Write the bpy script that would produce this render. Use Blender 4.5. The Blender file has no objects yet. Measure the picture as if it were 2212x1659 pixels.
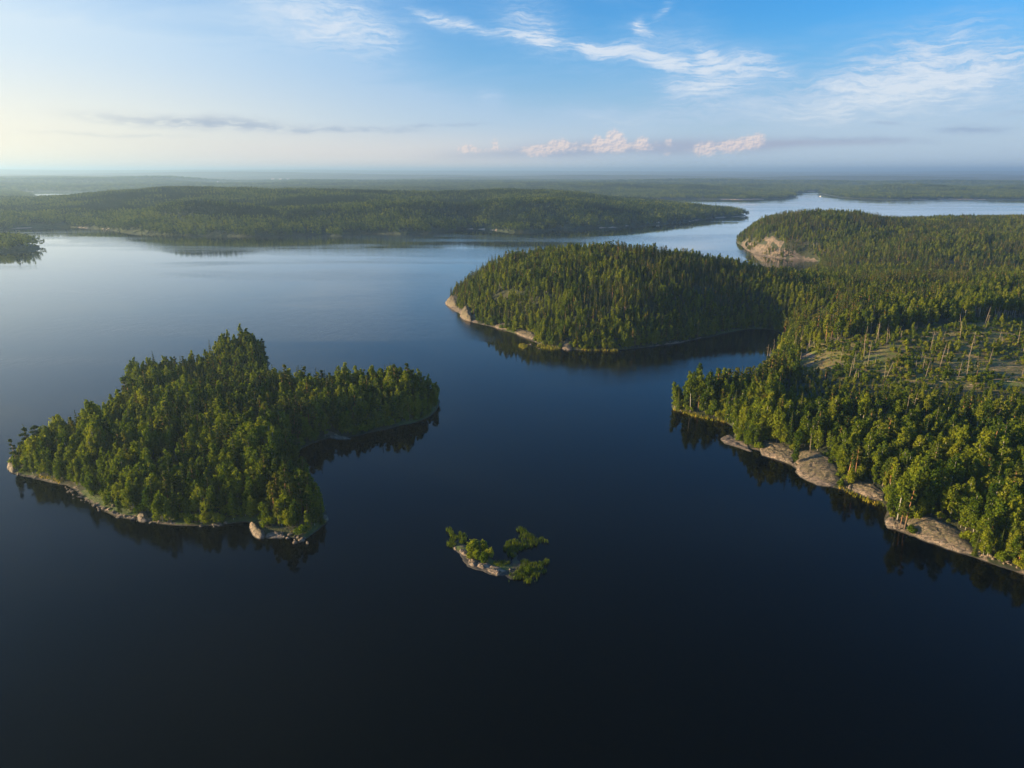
import bpy, math, random
import numpy as np
from mathutils import Vector, Matrix

random.seed(7)
RNG = np.random.default_rng(11)
R = math.radians
SC = bpy.context.scene
COL = SC.collection

# ------------------------------------------------------------------ camera, sky, sun, exposure
CAM_H = 120.0
PITCH = R(16.68)
FPX = 711.0 * 2212 / 1024            # focal length in the units of a 2212 px wide picture
CX, CY = 1106.0, 829.5
cam_d = bpy.data.cameras.new("camera")
cam = bpy.data.objects.new("camera", cam_d)
COL.objects.link(cam)
cam.location = (0, 0, CAM_H)
cam.rotation_euler = (math.pi / 2 - PITCH, 0, 0)
cam_d.sensor_width = 36.0
cam_d.lens = 36.0 * 711.0 / 1024
cam_d.clip_start = 1.0
cam_d.clip_end = 120000.0
SC.camera = cam

SUN_AZ, SUN_EL = R(-95), R(10.5)     # azimuth measured from +Y towards +X
sun_dir = Vector((math.sin(SUN_AZ) * math.cos(SUN_EL), math.cos(SUN_AZ) * math.cos(SUN_EL), math.sin(SUN_EL)))
sl = bpy.data.lights.new("sun", 'SUN')
sl.energy = 5.0
sl.angle = R(0.6)
sl.color = (1.0, 0.74, 0.40)
so = bpy.data.objects.new("sun", sl)
COL.objects.link(so)
so.rotation_euler = sun_dir.to_track_quat('Z', 'Y').to_euler()

SC.view_settings.view_transform = 'Standard'
SC.view_settings.look = 'None'
EXPO = 1.5
SC.view_settings.exposure = EXPO
SC.view_settings.gamma = 1.0
SC.view_settings.use_curve_mapping = False
try:
    SC.cycles.use_denoising = True
    SC.cycles.max_bounces = 6
    SC.cycles.diffuse_bounces = 2
    SC.cycles.glossy_bounces = 3
    SC.cycles.transmission_bounces = 3
    SC.cycles.volume_bounces = 0
    SC.cycles.transparent_max_bounces = 6
    SC.cycles.sample_clamp_indirect = 4.0
except Exception:
    pass

SKY_STRENGTH = 0.076
HAZE_DENSITY = 1.02e-4
HAZE_COLOR = (0.49, 0.74, 1.0)
HAZE_ANISO = 0.45


def px_dir(x, y):
    u = (x - CX) / FPX
    v = (CY - y) / FPX
    c, s = math.cos(PITCH), math.sin(PITCH)
    return np.array([u, c + v * s, -s + v * c])


def G(x, y, z=0.0):                  # picture point -> ground point at height z
    d = px_dir(x, y)
    t = (z - CAM_H) / d[2]
    return (d[0] * t, d[1] * t)


def D(x, y, dist):                   # picture point -> point on its ray at a forward distance
    d = px_dir(x, y)
    t = dist / d[1]
    return (d[0] * t, d[1] * t, CAM_H + d[2] * t)


def project(X, Y, Z):
    X = np.asarray(X, float); Y = np.asarray(Y, float); Z = np.asarray(Z, float) - CAM_H
    c, s = math.cos(PITCH), math.sin(PITCH)
    f = Y * c - Z * s
    up = Y * s + Z * c
    f = np.where(f < 1, 1, f)
    return CX + FPX * X / f, CY - FPX * up / f, f


def azel(x, y):
    d = px_dir(x, y)
    return math.degrees(math.atan2(d[0], d[1])), math.degrees(math.atan2(d[2], math.hypot(d[0], d[1])))


def K(*c):                           # cloud radiance, given for exposure 0
    return tuple(v / 2 ** EXPO for v in c)


class NT:
    """small helper for writing node trees"""
    def __init__(self, nt):
        self.nt = nt
        self.N = nt.nodes
        self.L = nt.links

    def put(self, sock, v):
        if isinstance(v, bpy.types.NodeSocket):
            self.L.new(v, sock)
        elif v is not None:
            if isinstance(v, (tuple, list)) and len(v) == 3 and sock.type == 'RGBA':
                v = tuple(v) + (1.0,)
            sock.default_value = v

    def node(self, t, ins=None, **kw):
        n = self.N.new(t)
        for k, v in kw.items():
            setattr(n, k, v)
        for k, v in (ins or {}).items():
            self.put(n.inputs[k], v)
        return n

    def m(self, op, a, b=None, c=None, clamp=False):
        n = self.N.new('ShaderNodeMath')
        n.operation = op
        n.use_clamp = clamp
        self.put(n.inputs[0], a)
        if b is not None: self.put(n.inputs[1], b)
        if c is not None: self.put(n.inputs[2], c)
        return n.outputs[0]

    def v(self, op, a, b=None):
        n = self.N.new('ShaderNodeVectorMath')
        n.operation = op
        self.put(n.inputs[0], a)
        if b is not None:
            self.put(n.inputs['Scale' if op == 'SCALE' else 1], b)
        return n.outputs['Value'] if op in ('DOT_PRODUCT', 'LENGTH') else n.outputs[0]

    def smooth(self, x, lo, hi, a=0.0, b=1.0):
        n = self.N.new('ShaderNodeMapRange')
        n.interpolation_type = 'SMOOTHSTEP'
        for i, val in enumerate((x, lo, hi, a, b)):
            self.put(n.inputs[i], val)
        return n.outputs[0]

    def mix(self, f, a, b, mode='MIX'):
        n = self.N.new('ShaderNodeMix')
        n.data_type = 'RGBA'
        n.blend_type = mode
        n.clamp_factor = True
        self.put(n.inputs[0], f)
        self.put(n.inputs[6], a)
        self.put(n.inputs[7], b)
        return n.outputs[2]

    def noise(self, vec, scale, detail=3.0, rough=0.55, dist=0.0, out=0):
        n = self.N.new('ShaderNodeTexNoise')
        self.put(n.inputs['Vector'], vec)
        self.put(n.inputs['Scale'], scale)
        self.put(n.inputs['Detail'], detail)
        self.put(n.inputs['Roughness'], rough)
        self.put(n.inputs['Distortion'], dist)
        return n.outputs[out]

    def xyz(self, x, y, z=0.0):
        n = self.N.new('ShaderNodeCombineXYZ')
        self.put(n.inputs[0], x); self.put(n.inputs[1], y); self.put(n.inputs[2], z)
        return n.outputs[0]


def build_world():
    w = bpy.data.worlds.new("World")
    SC.world = w
    w.use_nodes = True
    w.node_tree.nodes.clear()
    t = NT(w.node_tree)
    sky = t.node('ShaderNodeTexSky', sky_type='NISHITA')
    sky.sun_disc = False
    sky.sun_elevation = SUN_EL
    sky.sun_rotation = SUN_AZ
    sky.altitude = 100
    sky.air_density = 1.0
    sky.dust_density = 1.6
    sky.ozone_density = 2.4
    tc = t.node('ShaderNodeTexCoord').outputs['Generated']
    s = t.node('ShaderNodeSeparateXYZ', {0: tc})
    x, y, z = s.outputs
    az = t.m('MULTIPLY', t.m('ARCTAN2', x, y), 180 / math.pi)
    el = t.m('MULTIPLY', t.m('ARCSINE', z), 180 / math.pi)
    # domain warp
    base = t.xyz(t.m('MULTIPLY', az, 0.16), t.m('MULTIPLY', el, 0.35))
    wn = t.node('ShaderNodeTexNoise', {'Vector': base, 'Scale': 1.3, 'Detail': 5.0, 'Roughness': 0.6})
    wc = t.node('ShaderNodeSeparateColor', {0: wn.outputs['Color']})
    wx = t.m('SUBTRACT', wc.outputs[0], 0.5)
    wy = t.m('SUBTRACT', wc.outputs[1], 0.5)
    A = t.m('MULTIPLY_ADD', wx, 3.2, az)
    E = t.m('MULTIPLY_ADD', wy, 1.9, el)

    def stroke(p0, p1, w, amp, AA=A, EE=E):
        a0, e0 = azel(*p0); a1, e1 = azel(*p1)
        ca, ce = (a0 + a1) / 2, (e0 + e1) / 2
        L = max(math.hypot(a1 - a0, e1 - e0) / 2, 0.3)
        th = math.atan2(e1 - e0, a1 - a0)
        W = w / FPX * 57.3
        c_, s_ = math.cos(th), math.sin(th)
        # s = ((A-ca)c + (E-ce)s)/L ; q = (-(A-ca)s + (E-ce)c)/W
        sa = t.m('MULTIPLY_ADD', AA, c_ / L, -(ca * c_ + ce * s_) / L)
        sa = t.m('MULTIPLY_ADD', EE, s_ / L, sa)
        q = t.m('MULTIPLY_ADD', AA, -s_ / W, (ca * s_ - ce * c_) / W)
        q = t.m('MULTIPLY_ADD', EE, c_ / W, q)
        r = t.m('ADD', t.m('POWER', t.m('ABSOLUTE', sa), 3.0), t.m('MULTIPLY', q, q))
        return t.m('MULTIPLY', t.m('EXPONENT', t.m('MULTIPLY', r, -1.0)), amp)

    def total(lst, AA=A, EE=E, wide=1.0):
        out = None
        for p in lst:
            v_ = stroke(p[0], p[1], p[2] * wide, p[3], AA, EE)
            out = v_ if out is None else t.m('ADD', out, v_)
        return out

    wisps = [((885, 20), (1040, 72), 9, .75), ((1030, 68), (1260, 110), 8, .45), ((1090, 10), (1210, 90), 34, .42),
             ((1250, 100), (1370, 112), 9, .95), ((1360, 110), (1470, 140), 11, .6), ((1370, 40), (1400, 72), 10, .6),
             ((1500, 100), (1550, 125), 8, .6), ((1450, 140), (1700, 155), 9, .7), ((1560, 118), (1700, 132), 8, .4),
             ((1430, 195), (1600, 185), 13, .65), ((1420, 40), (1460, -5), 6, .45), ((1800, 200), (2200, 150), 14, .5),
             ((1790, 150), (2212, 20), 30, .35), ((1950, 150), (2260, 130), 22, .35), ((560, 20), (880, 92), 30, .45),
             ((1200, 245), (1460, 262), 14, .35), ((1450, 232), (1900, 255), 16, .30), ((1030, 215), (1085, 216), 12, .35),
             ((-60, 130), (120, 150), 22, .4), ((1330, 60), (1560, 120), 34, .26), ((1120, 90), (1720, 150), 40, .20), ((1000, 0), (1260, 110), 30, .22), ((1750, 190), (2300, 90), 42, .26), ((1440, 205), (2250, 190), 26, .22), ((500, 40), (900, 60), 46, .3), ((1700, 240), (2300, 215), 26, .30)]
    fine = t.noise(t.xyz(t.m('MULTIPLY', A, 0.22), t.m('MULTIPLY', E, 1.9)), 1.9, 7.0, 0.66)
    streak = t.smooth(fine, 0.26, 0.74, 0.30, 1.10)
    wh = t.m('MULTIPLY', total(wisps, wide=1.45), t.m('MULTIPLY', streak, 1.0))
    # thin cirrus veil everywhere
    den = t.m('ADD', z, 0.22)
    veil_p = t.xyz(t.m('DIVIDE', x, den), t.m('MULTIPLY', t.m('DIVIDE', y, den), 2.0))
    veil = t.smooth(t.noise(veil_p, 1.1, 6.0, 0.6, 0.6), 0.42, 0.80, 0.0, 0.42)
    side = t.smooth(az, -42.0, 14.0, 0.95, 0.0)
    leftveil = t.m('MULTIPLY', side, t.smooth(el, 30.0, 4.0, 0.0, 1.0))
    band = t.smooth(el, 0.6, 11.5, 0.95, 0.0)
    cover = t.m('ADD', t.m('ADD', wh, t.m('MULTIPLY', veil, t.smooth(el, 2.0, 10.0))), t.m('ADD', leftveil, band), clamp=True)
    # colours of the veil follow the side the sun is on
    warm = t.smooth(az, -48.0, 4.0, 1.0, 0.0)
    low = t.smooth(el, 1.0, 8.5, 1.0, 0.0)
    vcol = t.mix(warm, K(0.30, 0.54, 0.84), K(0.84, 0.93, 0.97))
    vlow = t.mix(warm, K(0.55, 0.67, 0.80), K(1.20, 1.06, 0.80))
    vcol = t.mix(low, vcol, vlow)
    vcol = t.mix(t.m('MULTIPLY', t.smooth(wh, 0.10, 0.9), 0.8), vcol, K(0.84, 0.88, 0.93))
    skyc = t.v('SCALE', sky.outputs[0], SKY_STRENGTH)
    skyc = t.v('MULTIPLY', skyc, (0.25, 0.76, 1.22))
    c = t.mix(t.m('MINIMUM', cover, 0.93), skyc, vcol)
    # low peach band above the horizon in the middle
    peach = t.m('MULTIPLY', t.smooth(el, 3.8, 0.4), t.m('MULTIPLY', t.smooth(az, -34.0, -14.0), t.smooth(az, 14.0, -8.0)))
    c = t.mix(t.m('MULTIPLY', peach, 0.75), c, K(0.86, 0.76, 0.70))
    # grey stratus
    A2 = t.m('MULTIPLY_ADD', wx, 3.0, az)
    E2 = t.m('MULTIPLY_ADD', wy, 1.1, el)
    strat = [((180, 252), (560, 262), 9, .75), ((330, 268), (700, 276), 8, .85), ((640, 280), (900, 285), 4.5, .75), ((840, 278), (1040, 268), 3.5, .6),
             ((1890, 268), (1950, 265), 3, .6), ((2020, 279), (2180, 276), 6, .8), ((1690, 302), (2020, 302), 5, .6), ((2150, 244), (2240, 240), 4, .5),
             ((60, 290), (400, 292), 4, .3)]
    sn = t.noise(t.xyz(t.m('MULTIPLY', A2, 0.5), t.m('MULTIPLY', E2, 2.2)), 1.5, 5.0, 0.6)
    st = t.m('MULTIPLY', total(strat, A2, E2), t.smooth(sn, 0.30, 0.60, 0.2, 1.15))
    stc = t.mix(warm, K(0.33, 0.44, 0.62), K(0.56, 0.60, 0.64))
    c = t.mix(t.m('MULTIPLY', st, 0.75, clamp=True), c, stc)
    # cumulus row
    E3 = t.m('MULTIPLY_ADD', wy, 0.5, el)
    A3 = t.m('MULTIPLY_ADD', wx, 1.0, az)
    body = [((950, 336), (1320, 322), 12, .8), ((1150, 324), (1500, 316), 16, 1.0), ((1400, 320), (1720, 312), 15, 1.0), ((1600, 314), (1960, 304), 7, .9)]
    bs = t.m('MULTIPLY', total(body, A3, E3), 0.8, clamp=True)
    c = t.mix(t.m('MULTIPLY', bs, 0.9), c, K(0.41, 0.46, 0.60))
    puffs = [((985, 324), (1030, 318), 6, .8), ((1060, 312), (1075, 310), 7, .7), ((1130, 330), (1190, 326), 8, .85), ((1185, 312), (1230, 310), 8, .8),
             ((1280, 312), (1300, 306), 12, .9), ((1305, 300), (1350, 304), 15, 1.15), ((1372, 306), (1400, 306), 9, .9), ((1440, 306), (1450, 306), 5, .6),
             ((1500, 326), (1545, 322), 9, .8), ((1560, 318), (1600, 312), 8, .95), ((1600, 308), (1655, 298), 9, 1.0), ((1430, 330), (1450, 330), 4, .5),
             ((1120, 324), (1280, 316), 7, .55), ((1250, 318), (1440, 314), 9, .62), ((1480, 322), (1640, 314), 8, .60), ((1000, 330), (1120, 320), 6, .5)]
    pp = t.xyz(az, t.m('MULTIPLY', el, 1.3))
    pn = t.noise(pp, 2.4, 6.0, 0.58)
    pn2 = t.noise(t.v('ADD', pp, (-0.10, 0.10, 0.0)), 2.4, 6.0, 0.58)
    pf = t.smooth(t.m('ADD', total(puffs, A3, E3, wide=1.45), t.m('MULTIPLY', t.m('SUBTRACT', pn, 0.5), 1.1)), 0.26, 0.95)
    lit = t.smooth(t.m('SUBTRACT', pn, pn2), -0.16, 0.12)
    pc = t.mix(lit, K(0.60, 0.57, 0.65), K(1.05, 0.84, 0.73))
    c = t.mix(t.m('MULTIPLY', pf, 0.72), c, pc)
    # the sky keeps its lowest colour below the horizon
    bg = t.node('ShaderNodeBackground', {'Color': c, 'Strength': 1.0})
    out = t.node('ShaderNodeOutputWorld', {'Surface': bg.outputs[0]})
    try:
        w.cycles.sampling_method = 'MANUAL'
        w.cycles.sample_map_resolution = 512
    except Exception:
        pass


build_world()

# ------------------------------------------------------------------ numeric helpers
def hash2(ix, iy, seed):
    h = (ix.astype(np.int64) * 374761393 + iy.astype(np.int64) * 668265263 + seed * 1442695041) & 0x7fffffff
    h = ((h ^ (h >> 13)) * 1274126177) & 0x7fffffff
    return ((h ^ (h >> 16)) & 0xffff) / 65535.0


def vnoise(x, y, seed=0):
    xi = np.floor(x); yi = np.floor(y)
    fx = x - xi; fy = y - yi
    fx = fx * fx * (3 - 2 * fx); fy = fy * fy * (3 - 2 * fy)
    a = hash2(xi, yi, seed); b = hash2(xi + 1, yi, seed)
    c = hash2(xi, yi + 1, seed); d = hash2(xi + 1, yi + 1, seed)
    return (a * (1 - fx) + b * fx) * (1 - fy) + (c * (1 - fx) + d * fx) * fy


def fbm(x, y, octv=4, seed=0, gain=0.5):
    x = np.asarray(x, float); y = np.asarray(y, float)
    s = 0; amp = 1; tot = 0
    for i in range(octv):
        s = s + amp * vnoise(x * 2 ** i + 17.3 * i, y * 2 ** i - 9.1 * i, seed + i)
        tot += amp; amp *= gain
    return s / tot


def sstep(x, a, b):
    t = np.clip((np.asarray(x, float) - a) / (b - a), 0, 1)
    return t * t * (3 - 2 * t)


def in_poly(px, py, poly):
    px = np.asarray(px, float); py = np.asarray(py, float)
    inside = np.zeros(px.shape, bool)
    n = len(poly)
    for i in range(n):
        x0, y0 = poly[i]; x1, y1 = poly[(i + 1) % n]
        if y0 == y1: continue
        c = ((y0 > py) != (y1 > py)) & (px < (x1 - x0) * (py - y0) / (y1 - y0) + x0)
        inside ^= c
    return inside


def sdf(px, py, poly):               # positive inside
    d = np.full(np.shape(px), 1e18)
    n = len(poly)
    for i in range(n):
        x0, y0 = poly[i]; x1, y1 = poly[(i + 1) % n]
        dx, dy = x1 - x0, y1 - y0
        L = dx * dx + dy * dy
        if L == 0: continue
        t = np.clip(((px - x0) * dx + (py - y0) * dy) / L, 0, 1)
        d = np.minimum(d, (px - x0 - t * dx) ** 2 + (py - y0 - t * dy) ** 2)
    d = np.sqrt(d)
    return np.where(in_poly(px, py, poly), d, -d)


def smooth_poly(poly, it=1):
    for _ in range(it):
        q = []
        n = len(poly)
        for i in range(n):
            a = poly[i]; b = poly[(i + 1) % n]
            q.append((a[0] * .75 + b[0] * .25, a[1] * .75 + b[1] * .25))
            q.append((a[0] * .25 + b[0] * .75, a[1] * .25 + b[1] * .75))
        poly = q
    return poly


def gauss(x, y, cx, cy, sx, sy, h, rot=0.0):
    c, s = math.cos(rot), math.sin(rot)
    dx = x - cx; dy = y - cy
    a = (dx * c + dy * s) / sx; b = (-dx * s + dy * c) / sy
    return h * np.exp(-0.5 * (a * a + b * b))


# ------------------------------------------------------------------ materials
def new_mat(name):
    m = bpy.data.materials.new(name)
    m.use_nodes = True
    m.node_tree.nodes.clear()
    return m, NT(m.node_tree)


def finish(t, shader):
    t.node('ShaderNodeOutputMaterial', {'Surface': shader})


def leaf_mat(name, dark, mid, light, trans=0.30, bigscale=0.03):
    m, t = new_mat(name)
    oi = t.node('ShaderNodeObjectInfo').outputs['Random']
    geo = t.node('ShaderNodeNewGeometry')
    pos = geo.outputs['Position']
    big = t.noise(pos, bigscale, 3.0, 0.6)
    sm = t.noise(pos, 0.8, 2.0, 0.6)
    f = t.m('ADD', t.m('MULTIPLY', oi, 0.78), t.m('MULTIPLY', t.m('SUBTRACT', big, 0.5), 1.3))
    f = t.m('ADD', f, t.m('MULTIPLY', t.m('SUBTRACT', sm, 0.5), 0.5))
    isl = geo.outputs['Random Per Island']
    f = t.m('ADD', f, t.m('MULTIPLY', t.m('SUBTRACT', isl, 0.5), 0.5))
    f = t.m('ADD', f, 0.06, clamp=True)
    cr = t.node('ShaderNodeValToRGB', {0: f})
    e = cr.color_ramp.elements
    e[0].position = 0.0; e[0].color = (*dark, 1)
    e[1].position = 1.0; e[1].color = (*light, 1)
    k = e.new(0.45); k.color = (*mid, 1)
    col = cr.outputs[0]
    d = t.node('ShaderNodeBsdfDiffuse', {'Color': col})
    tcol = t.mix(0.5, col, (0.35, 0.42, 0.05), 'MULTIPLY')
    tl = t.node('ShaderNodeBsdfTranslucent', {'Color': t.v('MULTIPLY', col, (1.25, 1.35, 0.6))})
    mx = t.node('ShaderNodeMixShader', {0: trans, 1: d.outputs[0], 2: tl.outputs[0]})
    finish(t, mx.outputs[0])
    return m


def bark_mat(name, low, high, scale=3.0, dark=(0.03, 0.025, 0.02)):
    m, t = new_mat(name)
    tc = t.node('ShaderNodeTexCoord').outputs['Object']
    s = t.node('ShaderNodeSeparateXYZ', {0: tc})
    n = t.noise(tc, scale, 4.0, 0.6)
    f = t.smooth(t.m('ADD', s.outputs[2], t.m('MULTIPLY', n, 3.0)), 3.0, 8.0)
    c = t.mix(f, low, high)
    c = t.mix(t.smooth(n, 0.56, 0.68), c, dark)
    b = t.node('ShaderNodeBsdfPrincipled', {'Base Color': c, 'Roughness': 0.85})
    finish(t, b.outputs[0])
    return m


M_BIRCH = leaf_mat('birch_foliage', (0.028, 0.056, 0.007), (0.112, 0.148, 0.011), (0.215, 0.222, 0.018), 0.42)
M_SPRUCE = leaf_mat('spruce_foliage', (0.016, 0.033, 0.008), (0.046, 0.072, 0.010), (0.098, 0.112, 0.012), 0.22)
M_PINE = leaf_mat('pine_foliage', (0.026, 0.044, 0.010), (0.066, 0.086, 0.012), (0.125, 0.120, 0.015), 0.24)
M_BUSH = leaf_mat('bush_foliage', (0.050, 0.085, 0.008), (0.120, 0.160, 0.012), (0.230, 0.220, 0.020), 0.40)
M_FBIRCH = leaf_mat('far_birch_foliage', (0.030, 0.055, 0.010), (0.080, 0.112, 0.013), (0.165, 0.180, 0.018), 0.28)
M_FSPRUCE = leaf_mat('shaded_spruce_foliage', (0.009, 0.021, 0.010), (0.018, 0.034, 0.012), (0.038, 0.054, 0.014), 0.05)  # darker spruce copy; shade among the far trees put into its colour
M_REED = leaf_mat('reed_leaf', (0.045, 0.075, 0.008), (0.130, 0.155, 0.016), (0.42, 0.30, 0.05), 0.35, 0.45)
M_BROWN = leaf_mat('withered_foliage', (0.0518, 0.0370, 0.0185), (0.0888, 0.0629, 0.0296), (0.1406, 0.0962, 0.0444), 0.2)
M_BB = bark_mat('birch_bark', (0.28, 0.25, 0.20), (0.38, 0.35, 0.29), 2.5)
M_PB = bark_mat('pine_bark', (0.11, 0.07, 0.045), (0.30, 0.145, 0.06), 2.5)
M_SB = bark_mat('spruce_bark', (0.11, 0.085, 0.065), (0.16, 0.12, 0.09), 3.0)
M_DB = bark_mat('dead_wood', (0.20, 0.155, 0.105), (0.28, 0.22, 0.155), 3.0, (0.16, 0.11, 0.08))


def rock_mat():
    m, t = new_mat('granite')
    pos = t.node('ShaderNodeNewGeometry').outputs['Position']
    n1 = t.noise(pos, 0.35, 5.0, 0.62)
    n2 = t.noise(pos, 3.0, 4.0, 0.6)
    st = t.noise(t.v('MULTIPLY', pos, (0.25, 0.9, 2.5)), 0.9, 4.0, 0.6, 0.8)
    c = t.mix(t.smooth(n1, 0.35, 0.65), (0.12, 0.08, 0.05), (0.31, 0.215, 0.14))
    c = t.mix(t.smooth(n2, 0.4, 0.7), c, (0.19, 0.165, 0.14))
    c = t.mix(t.m('MULTIPLY', t.smooth(st, 0.48, 0.62), 0.85), c, (0.055, 0.048, 0.032))
    z = t.node('ShaderNodeSeparateXYZ', {0: pos}).outputs[2]
    mossy = t.m('MULTIPLY', t.smooth(t.m('ADD', z, t.m('MULTIPLY', n1, 3.0)), 2.4, 3.2), t.smooth(n2, 0.40, 0.55))
    c = t.mix(t.m('MULTIPLY', mossy, 0.85), c, (0.075, 0.070, 0.028))
    vo = t.node('ShaderNodeTexVoronoi', {'Vector': t.v('ADD', t.v('MULTIPLY', pos, (0.35, 1.1, 1.0)), t.v('SCALE', t.noise(pos, 0.4, 4.0, 0.6, 0.0, 1), 2.6)), 'Scale': 0.5}, feature='DISTANCE_TO_EDGE').outputs['Distance']
    c = t.mix(t.m('MULTIPLY', t.smooth(vo, 0.08, 0.02), t.smooth(n1, 0.40, 0.55)), c, (0.035, 0.028, 0.020))
    c = t.mix(t.smooth(t.m('ADD', z, t.m('MULTIPLY', n2, 0.3)), 0.55, 0.25), c, (0.040, 0.036, 0.030))
    bh = t.m('ADD', t.m('MULTIPLY', n1, 1.0), t.m('MULTIPLY', st, 0.6))
    bp = t.node('ShaderNodeBump', {'Strength': 0.8, 'Distance': 0.5, 'Height': bh})
    b = t.node('ShaderNodeBsdfPrincipled', {'Base Color': c, 'Roughness': 0.85, 'Normal': bp.outputs[0]})
    finish(t, b.outputs[0])
    return m


def ground_mat():
    m, t = new_mat('forest_ground')
    pos = t.node('ShaderNodeNewGeometry').outputs['Position']
    at = t.node('ShaderNodeAttribute', attribute_name='cover')
    sc = t.node('ShaderNodeSeparateColor', {0: at.outputs['Color']})
    n1 = t.noise(pos, 0.06, 4.0, 0.6)
    n2 = t.noise(pos, 0.7, 5.0, 0.65)
    n3 = t.noise(pos, 2.6, 3.0, 0.6)
    moss = t.mix(t.smooth(n2, 0.38, 0.62), (0.018, 0.024, 0.008), (0.040, 0.052, 0.012))
    moss = t.mix(t.smooth(n1, 0.45, 0.7), moss, (0.045, 0.040, 0.016))
    slash = t.mix(t.smooth(n2, 0.36, 0.6), (0.19, 0.125, 0.045), (0.110, 0.125, 0.016))
    slash = t.mix(t.smooth(n3, 0.5, 0.7), slash, (0.20, 0.13, 0.07))
    slash = t.mix(t.smooth(n1, 0.5, 0.62), slash, (0.12, 0.145, 0.018))
    rock = t.mix(t.smooth(n2, 0.35, 0.62), (0.11, 0.08, 0.055), (0.27, 0.20, 0.15))
    rock = t.mix(t.m('MULTIPLY', t.smooth(n3, 0.50, 0.66), 0.8), rock, (0.10, 0.085, 0.055))
    rock = t.mix(t.smooth(t.noise(pos, 0.16, 4.0, 0.65, 0.5), 0.46, 0.60), rock, (0.085, 0.072, 0.045))
    grass = t.mix(t.smooth(n2, 0.4, 0.65), (0.045, 0.075, 0.012), (0.09, 0.105, 0.02))
    wob = t.m('MULTIPLY', t.m('SUBTRACT', n2, 0.5), 0.5)
    c = t.mix(t.smooth(t.m('ADD', sc.outputs[1], wob), 0.35, 0.6), moss, slash)
    c = t.mix(t.smooth(t.m('ADD', sc.outputs[2], wob), 0.40, 0.6), c, grass)
    c = t.mix(t.smooth(t.m('ADD', sc.outputs[0], wob), 0.40, 0.6), c, rock)
    z = t.node('ShaderNodeSeparateXYZ', {0: pos}).outputs[2]
    c = t.mix(t.smooth(z, 0.22, 0.06), c, (0.04, 0.036, 0.026))
    bh = t.m('ADD', n2, t.m('MULTIPLY', n3, 0.5))
    bp = t.node('ShaderNodeBump', {'Strength': 0.8, 'Distance': 0.8, 'Height': bh})
    b = t.node('ShaderNodeBsdfPrincipled', {'Base Color': c, 'Roughness': 0.95, 'Normal': bp.outputs[0]})
    finish(t, b.outputs[0])
    return m


def far_mat():
    m, t = new_mat('far_forest_ground')
    pos = t.node('ShaderNodeNewGeometry').outputs['Position']
    at = t.node('ShaderNodeAttribute', attribute_name='cover')
    sc = t.node('ShaderNodeSeparateColor', {0: at.outputs['Color']})
    n1 = t.noise(pos, 0.0016, 5.0, 0.6)
    n2 = t.noise(pos, 0.02, 4.0, 0.65)
    c = t.mix(t.smooth(n1, 0.4, 0.62), (0.016, 0.032, 0.012), (0.040, 0.058, 0.016))
    c = t.mix(t.smooth(n2, 0.5, 0.7), c, (0.060, 0.085, 0.025))
    c = t.mix(t.smooth(sc.outputs[0], 0.4, 0.6), c, (0.40, 0.32, 0.26))
    bp = t.node('ShaderNodeBump', {'Strength': 1.0, 'Distance': 30.0, 'Height': n2})
    b = t.node('ShaderNodeBsdfPrincipled', {'Base Color': c, 'Roughness': 1.0, 'Normal': bp.outputs[0]})
    finish(t, b.outputs[0])
    return m


def water_mat():
    m, t = new_mat('lake_water')
    pos = t.node('ShaderNodeTexCoord').outputs['Object']
    # slicks and wind-ruffled bands
    rot = t.node('ShaderNodeMapping', {'Vector': pos, 'Rotation': (0.0, 0.0, R(-24)), 'Scale': (0.45, 1.9, 1.0)}).outputs[0]
    slick = t.noise(rot, 0.0032, 6.0, 0.62, 0.8)
    cam_d_ = t.node('ShaderNodeCameraData').outputs['View Distance'] if False else None
    ruff = t.smooth(slick, 0.42, 0.64)
    rough = t.m('MULTIPLY_ADD', ruff, 0.10, 0.04)
    w1 = t.noise(t.v('MULTIPLY', pos, (1.0, 1.6, 1.0)), 0.55, 3.0, 0.6)
    w2 = t.noise(t.v('MULTIPLY', pos, (1.3, 0.8, 1.0)), 0.09, 3.0, 0.55)
    h = t.m('ADD', t.m('MULTIPLY', w1, 0.30), t.m('MULTIPLY', w2, 0.55))
    bp = t.node('ShaderNodeBump', {'Strength': t.m('MULTIPLY_ADD', ruff, 0.24, 0.015), 'Distance': 1.0, 'Height': h})
    # Fresnel reflectance bent steeper to darken the near water: almost none looking down, near total at a glancing angle
    fr = t.node('ShaderNodeFresnel', {'IOR': 1.33, 'Normal': bp.outputs[0]}).outputs[0]
    fr = t.m('MULTIPLY', t.m('POWER', t.m('SUBTRACT', fr, 0.012), 1.36), 1.75, clamp=True)
    gl = t.node('ShaderNodeBsdfGlossy', {'Color': (1.0, 1.0, 1.0), 'Roughness': rough, 'Normal': bp.outputs[0]})
    df = t.node('ShaderNodeBsdfDiffuse', {'Color': (0.0003, 0.0008, 0.0014)})
    mx = t.node('ShaderNodeMixShader', {0: fr, 1: df.outputs[0], 2: gl.outputs[0]})
    finish(t, mx.outputs[0])
    return m


def plain_mat(name, col, rough=0.8):
    m, t = new_mat(name)
    n = t.noise(t.node('ShaderNodeTexCoord').outputs['Object'], 1.2, 3.0, 0.6)
    c = t.mix(t.smooth(n, 0.3, 0.75), tuple(v * 0.82 for v in col), col)
    b = t.node('ShaderNodeBsdfPrincipled', {'Base Color': c, 'Roughness': rough})
    finish(t, b.outputs[0])
    return m


M_ROCK = rock_mat()
M_GROUND = ground_mat()
M_FAR = far_mat()
M_WATER = water_mat()
M_WALL = plain_mat('white_wall', (0.78, 0.75, 0.70))
M_ROOF = plain_mat('grey_roof', (0.22, 0.17, 0.15))
M_ROOFRED = plain_mat('red_roof', (0.30, 0.10, 0.06))


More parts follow.
